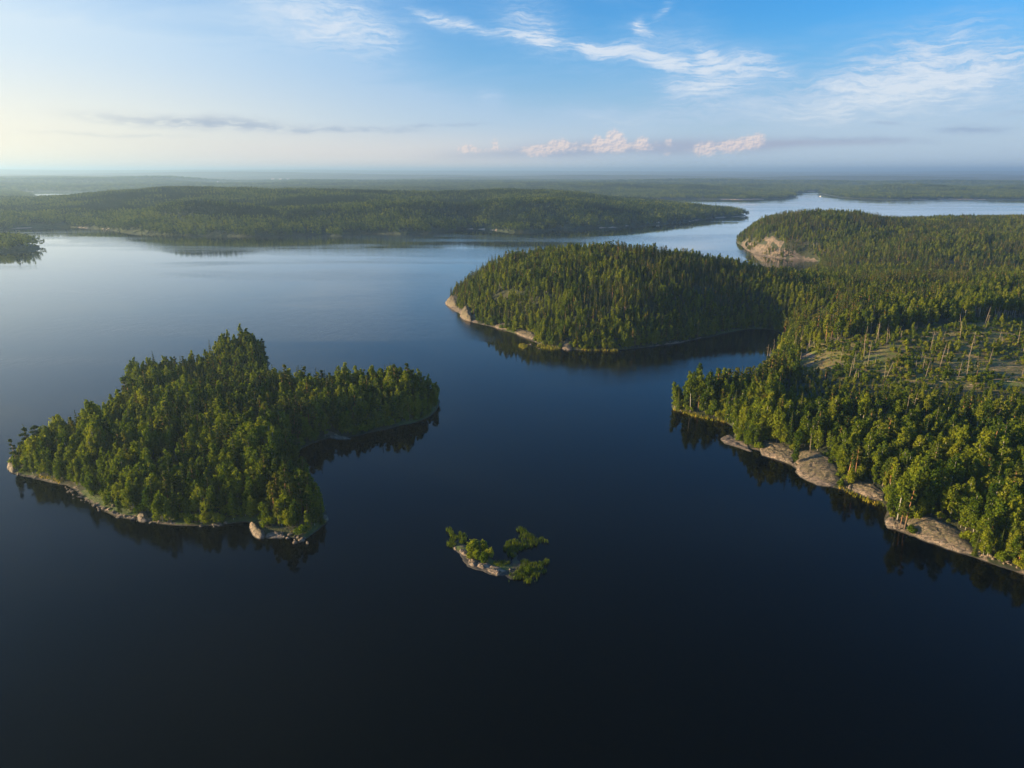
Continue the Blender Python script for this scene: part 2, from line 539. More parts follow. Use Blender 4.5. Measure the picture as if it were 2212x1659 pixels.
# ------------------------------------------------------------------ object helpers
def mesh_from(name, V, F, mats=(), fm=None, smooth=False):
    me = bpy.data.meshes.new(name)
    me.from_pydata([tuple(map(float, v)) for v in V], [], [tuple(map(int, f)) for f in F])
    for m in mats: me.materials.append(m)
    if fm is not None:
        me.polygons.foreach_set('material_index', np.asarray(fm, np.int32))
    if smooth:
        me.polygons.foreach_set('use_smooth', np.ones(len(me.polygons), bool))
    me.update()
    return me


def tagged(o, label=None, cat=None, group=None, kind=None):
    if label: o['label'] = label
    if cat: o['category'] = cat
    if group: o['group'] = group
    if kind: o['kind'] = kind
    return o


def link(name, me, parent=None, loc=None):
    o = bpy.data.objects.new(name, me)
    COL.objects.link(o)
    if parent is not None: o.parent = parent
    if loc is not None: o.location = loc
    return o


def grid_mesh(name, X, Y, Z, mat, attr=None, drop=None):
    ny, nx = X.shape
    co = np.stack([X, Y, Z], -1).reshape(-1, 3).astype(np.float32)
    idx = np.arange(ny * nx).reshape(ny, nx)
    q = np.stack([idx[:-1, :-1], idx[:-1, 1:], idx[1:, 1:], idx[1:, :-1]], -1).reshape(-1, 4)
    if drop is not None:
        dr = drop.reshape(-1)
        q = q[~(dr[q].all(1))]
    used = np.unique(q)
    remap = np.full(ny * nx, -1); remap[used] = np.arange(len(used))
    q = remap[q]; co = co[used]
    me = bpy.data.meshes.new(name)
    me.vertices.add(len(co)); me.vertices.foreach_set('co', co.reshape(-1))
    me.loops.add(q.size); me.loops.foreach_set('vertex_index', q.reshape(-1).astype(np.int32))
    me.polygons.add(len(q))
    me.polygons.foreach_set('loop_start', np.arange(0, q.size, 4, dtype=np.int32))
    me.polygons.foreach_set('loop_total', np.full(len(q), 4, np.int32))
    me.polygons.foreach_set('use_smooth', np.ones(len(q), bool))
    if attr is not None:
        a = me.color_attributes.new('cover', 'FLOAT_COLOR', 'POINT')
        c = np.concatenate([attr.reshape(-1, 3)[used], np.ones((len(used), 1))], 1).astype(np.float32)
        a.data.foreach_set('color', c.reshape(-1))
    me.materials.append(mat)
    me.update(); me.validate()
    o = link(name, me)
    return o


class Land:
    """terrain sheet on a tensor grid with bilinear look-up"""
    def __init__(self, xs, ys, polys, hfun, wob, beach=0.35):
        self.xs, self.ys = xs, ys
        X, Y = np.meshgrid(xs, ys)
        sd = None
        for p in polys:
            s = sdf(X, Y, p)
            sd = s if sd is None else np.maximum(sd, s)
        sd = sd + (fbm(X / (wob * 6), Y / (wob * 6), 3, 5) - 0.5) * wob * 1.6
        self.sd = sd
        self.X, self.Y = X, Y
        self.Z = hfun(X, Y, sd)

    def look(self, A, x, y):
        i = np.clip(np.searchsorted(self.xs, x) - 1, 0, len(self.xs) - 2)
        j = np.clip(np.searchsorted(self.ys, y) - 1, 0, len(self.ys) - 2)
        fx = (x - self.xs[i]) / (self.xs[i + 1] - self.xs[i])
        fy = (y - self.ys[j]) / (self.ys[j + 1] - self.ys[j])
        fx = np.clip(fx, 0, 1); fy = np.clip(fy, 0, 1)
        return (A[j, i] * (1 - fx) + A[j, i + 1] * fx) * (1 - fy) + (A[j + 1, i] * (1 - fx) + A[j + 1, i + 1] * fx) * fy


def shore(sd, a=1.2, b=6.0, under=-3.0):
    return np.where(sd > 0, a * (1 - np.exp(-np.maximum(sd, 0) / b)), np.maximum(sd * 0.35, under))


# ------------------------------------------------------------------ shorelines, drawn on the water plane
P1 = [(18, 1012), (26, 1022), (45, 1029), (90, 1038), (140, 1046), (158, 1062), (200, 1090), (240, 1109), (270, 1118), (310, 1127),
      (360, 1131), (430, 1135), (490, 1133), (525, 1127), (542, 1134), (545, 1150), (560, 1162), (612, 1160), (655, 1170), (668, 1158),
      (700, 1138), (716, 1118), (700, 1088), (682, 1062), (655, 1024), (640, 996), (645, 975), (662, 962), (690, 950), (720, 944),
      (760, 946), (800, 934), (850, 924), (900, 913), (940, 894), (952, 872), (945, 858), (900, 846), (838, 838), (760, 842),
      (680, 846), (625, 838), (590, 822), (572, 806), (580, 792), (584, 782), (572, 772), (530, 764), (485, 772), (455, 792), (400, 800),
      (340, 806), (310, 812), (275, 820), (266, 828), (290, 840), (292, 852), (285, 864), (262, 872), (236, 885), (225, 905), (200, 928),
      (160, 950), (110, 968), (60, 988), (28, 1000)]
P1 = [G(*p) for p in P1]

P2a = [(962, 655), (966, 664), (985, 676), (1000, 690), (1030, 698), (1060, 705), (1090, 715), (1120, 725), (1150, 737), (1165, 745),
       (1190, 750), (1215, 755), (1240, 757), (1300, 758), (1350, 757), (1400, 752), (1450, 743), (1500, 735), (1550, 723), (1600, 714),
       (1650, 710), (1685, 718), (1692, 732), (1682, 752), (1668, 778), (1655, 812), (1620, 838), (1560, 852), (1500, 862), (1460, 868),
       (1447, 876), (1455, 887), (1490, 894), (1530, 903), (1572, 914), (1588, 932), (1575, 950), (1600, 970), (1640, 975), (1650, 985),
       (1700, 1000), (1722, 1012), (1730, 1032), (1760, 1045), (1800, 1056), (1840, 1064), (1880, 1076), (1908, 1088), (1922, 1106),
       (1912, 1126), (1930, 1142), (1975, 1158), (2010, 1170), (2060, 1188), (2120, 1207), (2180, 1228), (2240, 1250), (2400, 1310)]
P2b = [(2212, 480), (1900, 482), (1700, 490), (1640, 497), (1600, 508), (1588, 520), (1600, 530), (1620, 546), (1650, 553), (1700, 560), (1745, 561),
       (1775, 566), (1765, 582), (1730, 600), (1690, 614), (1650, 622), (1612, 622), (1590, 616), (1500, 600), (1400, 592), (1300, 590), (1200, 592),
       (1120, 598), (1050, 608), (1000, 622), (975, 636)]
P2 = [G(*p) for p in P2a] + [(330, 190), (800, 150), (1700, 400), (2300, 1200), (2400, 1900)] + [G(*p) for p in P2b]

P3 = [(-400, 530), (-200, 500), (0, 497), (60, 492), (150, 490), (235, 496), (250, 501), (290, 504), (360, 507), (450, 510), (560, 511), (640, 508),
      (700, 506), (770, 504), (850, 506), (930, 505), (985, 498), (1010, 494), (1060, 496), (1085, 502), (1160, 502), (1200, 496), (1218, 494),
      (1250, 495), (1290, 493), (1340, 491), (1370, 487), (1430, 485), (1480, 479), (1540, 471), (1580, 469), (1620, 466), (1600, 461),
      (1540, 457), (1480, 449), (1400, 440), (1330, 434), (1200, 428), (900, 426), (600, 426), (300, 428), (190, 431), (60, 433), (-300, 432), (-700, 440)]
P3 = [G(*p) for p in P3]
P3H = [G(*p) for p in [(-200, 545), (0, 544), (50, 543), (92, 539), (78, 531), (50, 526), (0, 520), (-200, 516)]]
P3I = [G(*p) for p in [(708, 510), (720, 513), (738, 512), (743, 509), (732, 506), (712, 507)]]


def h1(X, Y, sd):
    z = shore(sd, 1.4, 5.0)
    hill = 0
    for (px, py, s1, s2, h) in [(430, 950, 42, 30, 4.0), (860, 880, 24, 14, 4.5), (250, 1010, 26, 18, 2.0), (290, 822, 9, 9, 3.0),
                                (540, 870, 30, 22, 0.5), (600, 1110, 14, 12, 2.0), (470, 1040, 26, 20, 3.0)]:
        c = G(px, py)
        hill = hill + gauss(X, Y, c[0], c[1], s1, s2, h)
    z = z + np.maximum(hill, 0) * sstep(sd, 0, 16)
    for (px, py) in [(500, 788), (528, 784), (556, 788)]:
        c = G(px, py)
        z = z + gauss(X, Y, c[0], c[1], 8.5, 9, 6.6) * sstep(sd, 0, 5)
    return z + (fbm(X / 5, Y / 5, 3, 3) - 0.5) * 1.0 * sstep(sd, -1, 4)


RC = D(1275, 560, 672)               # summit of the round island
CL1 = D(1960, 740, 455)
CLIFF = D(1760, 500, 1150)


def h2(X, Y, sd):
    z = shore(sd, 2.0, 7.0)
    hill = gauss(X, Y, RC[0], RC[1], 92, 92, 37)
    hill = hill + gauss(X, Y, RC[0] + 130, RC[1] + 10, 55, 70, 8)
    hill = hill + gauss(X, Y, CL1[0], CL1[1], 95, 60, 13)
    hill = hill + gauss(X, Y, CL1[0] + 170, CL1[1] + 130, 120, 90, 20)
    hill = hill + gauss(X, Y, CLIFF[0] + 10, CLIFF[1] + 20, 100, 120, 31)
    hill = hill + gauss(X, Y, CLIFF[0] + 330, CLIFF[1] + 90, 250, 190, 18)
    hill = hill + gauss(X, Y, CLIFF[0] + 800, CLIFF[1] + 50, 350, 220, 20)
    hill = hill + gauss(X, Y, CLIFF[0] + 160, CLIFF[1] - 230, 120, 80, 14)
    hill = hill + 9 * fbm(X / 130, Y / 130, 3, 21) + 5 * (fbm(X / 60, Y / 60, 3, 22) - 0.4)
    w = sstep(sd, 0, 46)
    # steep rock face at the cliff
    cl = np.exp(-(((X - CLIFF[0] + 20) / 110) ** 2 + ((Y - CLIFF[1] + 20) / 160) ** 2))
    w = w * (1 - cl) + sstep(sd, 0, 26) * cl
    z = z + np.maximum(hill, 0) * w
    return z + (fbm(X / 7, Y / 7, 3, 3) - 0.5) * 1.4 * sstep(sd, -1, 6)


def h3(X, Y, sd):
    z = shore(sd, 3, 20)
    az = np.arctan2(X, Y)
    kx = CX + FPX * np.tan(az)
    cx_ = [-500, 0, 100, 190, 260, 340, 450, 560, 700, 820, 940, 1010, 1080, 1180, 1260, 1320, 1400, 1480, 1560, 1640]
    cz_ = [8, 10, 14, 26, 38, 46, 50, 49, 46, 43, 36, 38, 42, 40, 33, 24, 14, 8, 4, 1]
    crest = np.interp(kx, cx_, cz_)
    yc = np.interp(kx, [0, 400, 1100, 1400, 1620], [2150, 2250, 2250, 2050, 1750])
    prof = np.exp(-0.5 * ((Y - yc) / np.where(Y < yc, 330, 420)) ** 2)
    hill = crest * prof * (0.86 + 0.28 * fbm(X / 420, Y / 300, 3, 31))
    for (px, py, dd, s1, s2, h) in [(520, 470, 1560, 230, 80, 22), (860, 470, 1640, 150, 80, 20), (1080, 470, 1640, 90, 70, 22), (1300, 470, 1640, 110, 70, 18), (330, 480, 1560, 110, 70, 18), (700, 450, 1850, 120, 80, 14), (1180, 450, 1800, 90, 80, 14)]:
        c = D(px, py, dd)
        hill = hill + gauss(X, Y, c[0], c[1], s1, s2, h)
    hill = hill + 17 * (fbm(X / 170, Y / 130, 3, 33) - 0.45)
    return z + np.maximum(hill, 0) * sstep(sd, 0, 160) + 3 * sstep(sd, 0, 20)


def span(lo, hi, s0, s1):
    out = [lo]
    while out[-1] < hi:
        f = (out[-1] - lo) / (hi - lo)
        out.append(out[-1] + s0 + (s1 - s0) * f)
    return np.array(out)


L1 = Land(np.arange(-240, -15, 1.2), np.arange(195, 450, 1.2), [smooth_poly(P1)], h1, 2.2)
L2 = Land(span(-70, 2450, 2.6, 14), span(140, 1960, 2.4, 9), [smooth_poly(P2)], h2, 4.0)
L3 = Land(np.arange(-3300, 1000, 13.0), np.arange(1050, 3350, 11.0), [smooth_poly(P3), P3H, P3I], h3, 12.0)

CLEARING = [(1645, 800), (1660, 765), (1720, 750), (1800, 738), (1900, 722), (2000, 705), (2100, 692), (2212, 690), (2600, 690), (2600, 850), (2212, 846),
            (2100, 838), (2000, 842), (1900, 838), (1830, 828), (1760, 806), (1700, 812)]
CLIFFP = [(1592, 526), (1606, 522), (1632, 516), (1668, 512), (1690, 522), (1700, 540), (1738, 540), (1752, 548), (1762, 558), (1770, 562), (1740, 572), (1650, 562), (1612, 548)]
BAREP = [(1648, 800), (1665, 778), (1700, 768), (1760, 762), (1760, 790), (1700, 800)]
ROCKTIP = [(955, 650), (985, 652), (990, 668), (1015, 672), (1030, 690), (1035, 702), (985, 695), (958, 668)]
BARE2 = [(2050, 815), (2250, 800), (2250, 850), (2100, 845)]
BARE3 = [(1740, 755), (1860, 745), (1900, 775), (1780, 790)]


def paint(L, fine=True):
    X, Y, Z, sd = L.X, L.Y, L.Z, L.sd
    px, py, f = project(X, Y, np.maximum(Z, 0))
    C = np.zeros(X.shape + (3,))
    n = fbm(X / 9, Y / 9, 3, 41)
    n2 = fbm(X / 40, Y / 40, 2, 43)
    C[..., 0] = np.where((sd < 1.1 + 3.5 * (n - 0.45)) & ((n2 > 0.52) | (px < 420) & (py > 1000) & (px > 0)), 1, 0)
    C[..., 2] = np.where((sd < 4) & (n2 < 0.40), 1, 0) * (1 - C[..., 0])
    if L is L2:
        C[..., 0] = np.maximum(C[..., 0], in_poly(px, py, CLIFFP) & (fbm(X / 10, Z / 4, 3, 45) > 0.36))
        C[..., 0] = np.maximum(C[..., 0], in_poly(px, py, ROCKTIP) & (sd < 14))
        C[..., 0] = np.maximum(C[..., 0], (in_poly(px, py, BAREP) & (n > 0.42)) * 0.9)
        C[..., 1] = np.where(in_poly(px, py, CLEARING), 1, 0)
        C[..., 1] = np.maximum(C[..., 1], in_poly(px, py, BARE2) | in_poly(px, py, BARE3))
    return C


g1 = tagged(grid_mesh('island_ground', L1.X, L1.Y, L1.Z, M_GROUND, paint(L1), L1.sd < -8), 'dark mossy ground of the near left island', kind='structure')
g2 = tagged(grid_mesh('mainland_ground', L2.X, L2.Y, L2.Z, M_GROUND, paint(L2), L2.sd < -14), 'wooded ground of the right bank and round headland', kind='structure')
C3 = np.zeros(L3.X.shape + (3,))
C3[..., 0] = ((L3.sd < 4) & (fbm(L3.X / 120, L3.Y / 120, 2, 9) > 0.60)) * 0.8
g3 = tagged(grid_mesh('ridge_ground', L3.X, L3.Y, L3.Z, M_FAR, C3, L3.sd < -40), 'ground of the long wooded ridge across the lake', kind='structure')

# ---- far country on a polar grid
WATER_FAR = [[(1330, 433), (1345, 431), (1500, 430.5), (1600, 431.5), (1690, 430), (1712, 428), (1722, 424), (1712, 420.5), (1730, 417), (1762, 413), (1778, 415), (1768, 419),
              (1790, 424), (1830, 428), (1880, 430.5), (1950, 431.5), (2050, 430.5), (2212, 431.5), (3400, 432), (3400, 520), (1330, 520)],
             [(40, 414.5), (100, 414), (205, 414.5), (260, 416), (260, 436), (40, 436), (76, 426), (58, 419)],
             [(398, 391.2), (450, 390.6), (462, 392.5), (420, 393.2)], [(440, 398.4), (500, 396.8), (556, 398.8), (560, 402), (480, 401)], [(588, 391.6), (640, 391.0), (625, 393)]]
WATER_FAR = [[G(*p) for p in q] for q in WATER_FAR]
az_ = np.radians(np.linspace(-62, 62, 760))
rr = 3000 * (34000 / 3000) ** (np.linspace(0, 1, 300) ** 1.0)
AZ, RR = np.meshgrid(az_, rr)
XF, YF = RR * np.sin(AZ), RR * np.cos(AZ)
sdw = None
for q in WATER_FAR:
    s_ = sdf(XF, YF, q)
    sdw = s_ if sdw is None else np.maximum(sdw, s_)
sdl = -sdw + (fbm(XF / 260, YF / 260, 3, 51) - 0.5) * 60
KX = CX + FPX * np.tan(AZ)
near = np.interp(RR, [3000, 6000, 12000, 34000], [0.7, 1.0, 1.5, 1.8])
FHf = 105 * (fbm(XF / 1900, YF / 1300, 4, 61) - 0.30) * near + 20 * (fbm(XF / 400, YF / 330, 3, 62) - 0.3)
FHf += np.interp(KX, [0, 300, 900, 1400, 2212], [22, 26, 12, 4, 0]) * sstep(RR, 4500, 8000)
far_e = np.interp(KX, [-600, 0, 400, 700, 1000, 1300, 1700, 2212, 3000], [.11, .10, .07, .07, .03, .0, -.045, -.045, -.045])
FHf = FHf * 0.62
for (px_, py_, dd, w_, d_) in [(60, 376, 7600, 190, 700), (330, 379, 7000, 130, 500), (240, 396, 5600, 130, 380), (-150, 392, 5200, 200, 400), (20, 404, 4450, 40, 160),
                               (640, 386, 8600, 120, 500), (820, 377, 11500, 260, 900), (500, 372, 13500, 300, 1000), (950, 388, 6600, 130, 450), (1150, 392, 5200, 120, 420), (1010, 383, 9000, 150, 500),
                               (1320, 396, 4300, 130, 330), (1480, 398, 4150, 90, 260), (1640, 400, 3950, 70, 200), (1500, 385, 6600, 200, 450), (1300, 378, 10500, 240, 700), (1750, 388, 6300, 150, 420),
                               (1960, 397, 4300, 120, 330), (2160, 403, 4100, 100, 260), (2350, 396, 4500, 160, 330), (2080, 388, 6200, 200, 450), (1850, 380, 9000, 260, 600), (2300, 381, 9500, 250, 700)]:
    c_ = D(px_, py_, dd)
    hh = max(c_[2] - (17 if dd < 8500 else 0), 8)
    FHf = np.maximum(FHf, gauss(XF, YF, c_[0], c_[1], w_ / FPX * dd, d_, hh) * (0.9 + .2 * fbm(XF / 500, YF / 400, 3, 77)))
FHf = FHf * (1 - sstep(RR, 16000, 24000))
FHf += (CAM_H + RR * np.tan(np.radians(far_e)) + 60 * (fbm(XF / 3000, YF / 3000, 4, 66) - 0.5)) * np.exp(-((RR - 24000) / 5200) ** 2)
ZF = np.where(sdl > 0, 2.5 * (1 - np.exp(-np.maximum(sdl, 0) / 15)) + np.maximum(FHf, 3) * sstep(sdl, 0, 420), np.maximum(sdl * 0.2, -3))
back = sstep(RR, 28000, 34000)
ZF = ZF * (1 - back) + back * 60
CF = np.zeros(XF.shape + (3,))
CF[..., 0] = ((sdl < 26) & (fbm(XF / 200, YF / 200, 2, 71) > 0.56)) * 1.0
gf = tagged(grid_mesh('hills', XF, YF, ZF, M_FAR, CF, sdl < -150), 'low wooded hills fading towards the horizon', kind='structure')

# ---- water sheet and haze
wv = [(-41000, -1500, 0), (41000, -1500, 0), (41000, 41000, 0), (-41000, 41000, 0)]
wat = tagged(link('water', mesh_from('water', wv, [(0, 1, 2, 3)], [M_WATER])), 'dark calm lake water with pale reflections of the sky', kind='structure')

hm = bpy.data.materials.new('haze')
hm.use_nodes = True
hm.node_tree.nodes.clear()
ht = NT(hm.node_tree)
pv = ht.node('ShaderNodeVolumePrincipled', {'Color': HAZE_COLOR, 'Density': HAZE_DENSITY, 'Anisotropy': HAZE_ANISO})
pv.inputs['Density Attribute'].default_value = ''
pv.inputs['Color Attribute'].default_value = ''
pv.inputs['Temperature Attribute'].default_value = ''
ht.node('ShaderNodeOutputMaterial', {'Volume': pv.outputs[0]})
try:
    hm.cycles.homogeneous_volume = True
except Exception:
    pass
a, b, c0, c1 = 42000, 42000, -4.5, 215.0
hv = [(-a, -2000, c0), (a, -2000, c0), (a, b, c0), (-a, b, c0), (-a, -2000, c1), (a, -2000, c1), (a, b, c1), (-a, b, c1)]
hf = [(0, 3, 2, 1), (4, 5, 6, 7), (0, 1, 5, 4), (1, 2, 6, 5), (2, 3, 7, 6), (3, 0, 4, 7)]
hz = tagged(link('haze', mesh_from('haze', hv, hf, [hm])), 'pale evening haze over the lake and hills', kind='stuff')

# ------------------------------------------------------------------ tree models
def leaf_quads(P, N, S, rng, flat=0.75):
    n = len(P)
    N = N / (np.linalg.norm(N, axis=1, keepdims=True) + 1e-9)
    r = rng.normal(size=(n, 3))
    U = np.cross(N, r); U /= (np.linalg.norm(U, axis=1, keepdims=True) + 1e-9)
    W = np.cross(N, U)
    S = S[:, None]
    k = rng.uniform(0.55, 1.0, (n, 4, 1))
    V = np.stack([P + U * S * k[:, 0], P + W * S * flat * k[:, 1], P - U * S * k[:, 2], P - W * S * flat * k[:, 3]], 1).reshape(-1, 3)
    F = np.arange(n * 4).reshape(n, 4)
    return V, F


def tube(pts, rad, sides=5):
    V = []; F = []
    pts = np.asarray(pts, float)
    for i, (p, r) in enumerate(zip(pts, rad)):
        d = pts[min(i + 1, len(pts) - 1)] - pts[max(i - 1, 0)]
        d /= np.linalg.norm(d) + 1e-9
        ref = np.array([1.0, 0, 0]) if abs(d[0]) < 0.9 else np.array([0, 1.0, 0])
        u = np.cross(d, ref); u /= np.linalg.norm(u)
        w = np.cross(d, u)
        for k in range(sides):
            a_ = 2 * math.pi * k / sides
            V.append(p + r * (math.cos(a_) * u + math.sin(a_) * w))
        if i:
            o_ = (i - 1) * sides
            for k in range(sides):
                F.append((o_ + k, o_ + (k + 1) % sides, o_ + sides + (k + 1) % sides, o_ + sides + k))
    return V, F


def join(parts):
    V = []; F = []; off = 0
    for v, f in parts:
        V.append(np.asarray(v, float).reshape(-1, 3))
        F += [tuple(int(i) + off for i in q) for q in f]
        off += len(V[-1])
    return np.concatenate(V), F


def lobes_cloud(lobes, n, size, rng, shell=0.55):
    w = np.array([l[3] ** 2 for l in lobes]); w = w / w.sum()
    k = rng.choice(len(lobes), n, p=w)
    Lc = np.array([l[:3] for l in lobes])[k]
    Lr = np.array([[l[3], l[3], l[3] * l[4]] for l in lobes])[k]
    d = rng.normal(size=(n, 3)); d /= np.linalg.norm(d, axis=1, keepdims=True)
    rad = shell + (1 - shell) * rng.random((n, 1)) ** 0.6
    rad *= np.where(rng.random((n, 1)) < .16, rng.uniform(1.1, 1.5, (n, 1)), rng.uniform(0.82, 1.12, (n, 1)))
    P = Lc + d * Lr * rad
    N = d * np.array([1, 1, 0.9]) + rng.normal(size=(n, 3)) * 0.55
    S = size * rng.uniform(0.6, 1.3, n)
    return P, N, S


def birch(rng, n, size, h=16.0, bare=0.28, rx=2.5, nl=13, sides=5):
    lean = rng.normal(size=2) * 0.35
    lobes = []
    for i in range(nl):
        t_ = (i + 0.5) / nl
        z = h * (bare + (0.97 - bare) * t_)
        env = rx * (math.sin(math.pi * min(1, (t_ * 0.86 + 0.12))) ** 0.7)
        a_ = rng.uniform(0, 6.28)
        rr_ = env * rng.uniform(0.25, 0.62)
        lobes.append((math.cos(a_) * rr_ + lean[0] * t_, math.sin(a_) * rr_ + lean[1] * t_, z, max(0.6, env * rng.uniform(0.42, 0.62)), rng.uniform(0.9, 1.4)))
    lobes.append((lean[0], lean[1], h * 0.93, 0.7, 1.6))
    P, N, S = lobes_cloud(lobes, n, size, rng)
    P = P[:]; P[:, 2] = np.minimum(P[:, 2], h)
    crown = leaf_quads(P, N, S, rng)
    pts = [(0, 0, -0.6), (lean[0] * .15, lean[1] * .15, h * .3), (lean[0] * .5, lean[1] * .5, h * .6), (lean[0], lean[1], h * .92)]
    tr = [tube(pts, [0.20, 0.15, 0.10, 0.03], sides)]
    for l in lobes[::3]:
        zb = max(l[2] - 1.8, h * bare * 0.8)
        tr.append(tube([(lean[0] * .4, lean[1] * .4, zb), l[:3]], [0.07, 0.02], 3))
    return crown, join(tr)


def pine(rng, n, size, h=17.0, bare=0.5, rx=2.4, nl=11, sides=5):
    lean = rng.normal(size=2) * 0.4
    lobes = []
    for i in range(nl):
        t_ = (i + rng.random()) / nl
        z = h * (bare + (0.96 - bare) * t_)
        env = rx * (1 - 0.55 * t_) * rng.uniform(0.7, 1.15)
        a_ = i * 2.4 + rng.uniform(-.5, .5)
        lobes.append((math.cos(a_) * env * .62 + lean[0] * t_, math.sin(a_) * env * .62 + lean[1] * t_, z, env * rng.uniform(.42, .62), rng.uniform(0.45, 0.7)))
    lobes.append((lean[0], lean[1], h * 0.95, 0.9, 0.9))
    P, N, S = lobes_cloud(lobes, n, size, rng, 0.4)
    N[:, 2] += 0.35
    crown = leaf_quads(P, N, S, rng, 0.6)
    pts = [(0, 0, -0.6), (lean[0] * .2, lean[1] * .2, h * .35), (lean[0] * .6, lean[1] * .6, h * .68), (lean[0], lean[1], h * .95)]
    tr = [tube(pts, [0.26, 0.20, 0.14, 0.04], sides)]
    for l in lobes:
        zb = max(l[2] - 0.7, h * 0.3)
        tr.append(tube([(lean[0] * .6, lean[1] * .6, zb), l[:3]], [0.08, 0.025], 3))
    return crown, join(tr)


def spruce(rng, n, size, h=18.0, bare=0.06, rx=2.2, tiers=13, sides=5):
    P = []; N = []; S = []
    for i in range(n):
        t_ = rng.random() ** 1.35
        k = round(t_ * tiers) / tiers
        t2 = 0.75 * k + 0.25 * t_
        z = h * (bare + (1 - bare) * t2)
        env = rx * (1 - t2) ** 0.85 * (0.84 + 0.22 * math.sin(i * 2.1)) + 0.10
        a_ = rng.uniform(0, 6.28)
        rr_ = env * rng.uniform(0.35, 1.05)
        P.append((math.cos(a_) * rr_, math.sin(a_) * rr_, z - rr_ * 0.32))
        N.append((math.cos(a_) * 0.75 + rng.normal() * .35, math.sin(a_) * .75 + rng.normal() * .35, 0.75))
        S.append(size * rng.uniform(.6, 1.2) * (1.05 - 0.62 * t2))
    P = np.array(P); N = np.array(N); S = np.array(S)
    crown = leaf_quads(P, N, S, rng, 0.65)
    tip = leaf_quads(np.array([(0, 0, h * 0.985)] * 4), np.array([(1, 0, 0), (0, 1, 0), (-1, 1, 0), (1, 1, 0.)]), np.full(4, 0.35), rng, 1.2)
    crown = join([crown, tip])
    tr = tube([(0, 0, -0.6), (0, 0, h * .5), (0, 0, h * .98)], [0.22, 0.13, 0.02], sides)
    return crown, tr


def dead(rng, h=12.0, branches=9):
    lean = rng.normal(size=2) * 0.5
    tr = [tube([(0, 0, -0.5), (lean[0] * .4, lean[1] * .4, h * .5), (lean[0], lean[1], h)], [0.12, 0.085, 0.03], 5)]
    for i in range(branches):
        t_ = rng.uniform(0.35, 0.97)
        a_ = rng.uniform(0, 6.28)
        L_ = rng.uniform(0.5, 1.7) * (1.2 - t_ * 0.7)
        b_ = np.array([lean[0] * t_, lean[1] * t_, h * t_])
        tr.append(tube([b_, b_ + np.array([math.cos(a_) * L_, math.sin(a_) * L_, L_ * rng.uniform(-.2, .6)])], [0.05, 0.015], 3))
    return join(tr)


def shrub(rng, n, size, h=3.0, rx=1.8):
    lobes = []
    for i in range(7):
        a_ = rng.uniform(0, 6.28); rr_ = rx * rng.uniform(0.1, 0.7)
        lobes.append((math.cos(a_) * rr_, math.sin(a_) * rr_, h * rng.uniform(0.3, 0.75), rx * rng.uniform(.35, .55), rng.uniform(.8, 1.3)))
    P, N, S = lobes_cloud(lobes, n, size, rng)
    P[:, 2] = np.maximum(P[:, 2], 0.0)
    st = [tube([(0, 0, -0.3), l[:3]], [0.06, 0.02], 3) for l in lobes]
    return leaf_quads(P, N, S, rng), join(st)


rg = np.random.default_rng(5)
KINDS = {}


def make_pair(cname, tname, pair, cm, tm, h):
    return dict(crown=mesh_from(cname, pair[0][0], pair[0][1], [cm]), trunk=mesh_from(tname, pair[1][0], pair[1][1], [tm]), h=h)


def combo(name, pair, cm, tm):
    V, F = join([pair[0], pair[1]])
    n0 = len(pair[0][1])
    return mesh_from(name, V, F, [cm, tm], [0] * n0 + [1] * (len(F) - n0))


# near models, used by the individually built trees
HI = {'birch': [], 'pine': [], 'spruce': [], 'aspen': [], 'bush': [], 'round': []}
for k in range(7):
    HI['birch'].append(make_pair('birch_crown', 'birch_trunk', birch(rg, 1350, 0.50, 16, rg.uniform(.10, .24), rg.uniform(2.5, 3.5), 15), M_BIRCH, M_BB, 16))
for k in range(4):
    HI['round'].append(make_pair('broadleaf_crown', 'broadleaf_trunk', birch(rg, 1600, 0.52, 13, .10, rg.uniform(3.2, 3.9), 17), M_BIRCH, M_SB, 13))
for k in range(5):
    HI['pine'].append(make_pair('pine_crown', 'pine_trunk', pine(rg, 1050, 0.48, 17, rg.uniform(.38, .6), rg.uniform(2.2, 2.8)), M_PINE, M_PB, 17))
for k in range(5):
    HI['spruce'].append(make_pair('spruce_crown', 'spruce_trunk', spruce(rg, 1300, 0.62, 18, .05, rg.uniform(1.8, 2.5)), M_SPRUCE, M_SB, 18))
for k in range(4):
    HI['aspen'].append(make_pair('aspen_crown', 'aspen_trunk', birch(rg, 950, 0.50, 19, .50, 2.5, 10), M_BIRCH, M_BB, 19))
for k in range(4):
    HI['bush'].append(make_pair('bush_crown', 'bush_stem', shrub(rg, 620, 0.32, 3.0, 1.8), M_BUSH, M_SB, 3))
DEADM = [mesh_from('dead_trunk', *dead(rg, rg.uniform(8, 14), int(rg.integers(4, 14))), [M_DB]) for k in range(7)]

# simpler models scattered as the mass of the woods
def proto_collection(name, meshes):
    c_ = bpy.data.collections.new(name)
    for i, me in enumerate(meshes):
        o = bpy.data.objects.new('%s_%02d' % (name, i), me)
        c_.objects.link(o)
    return c_


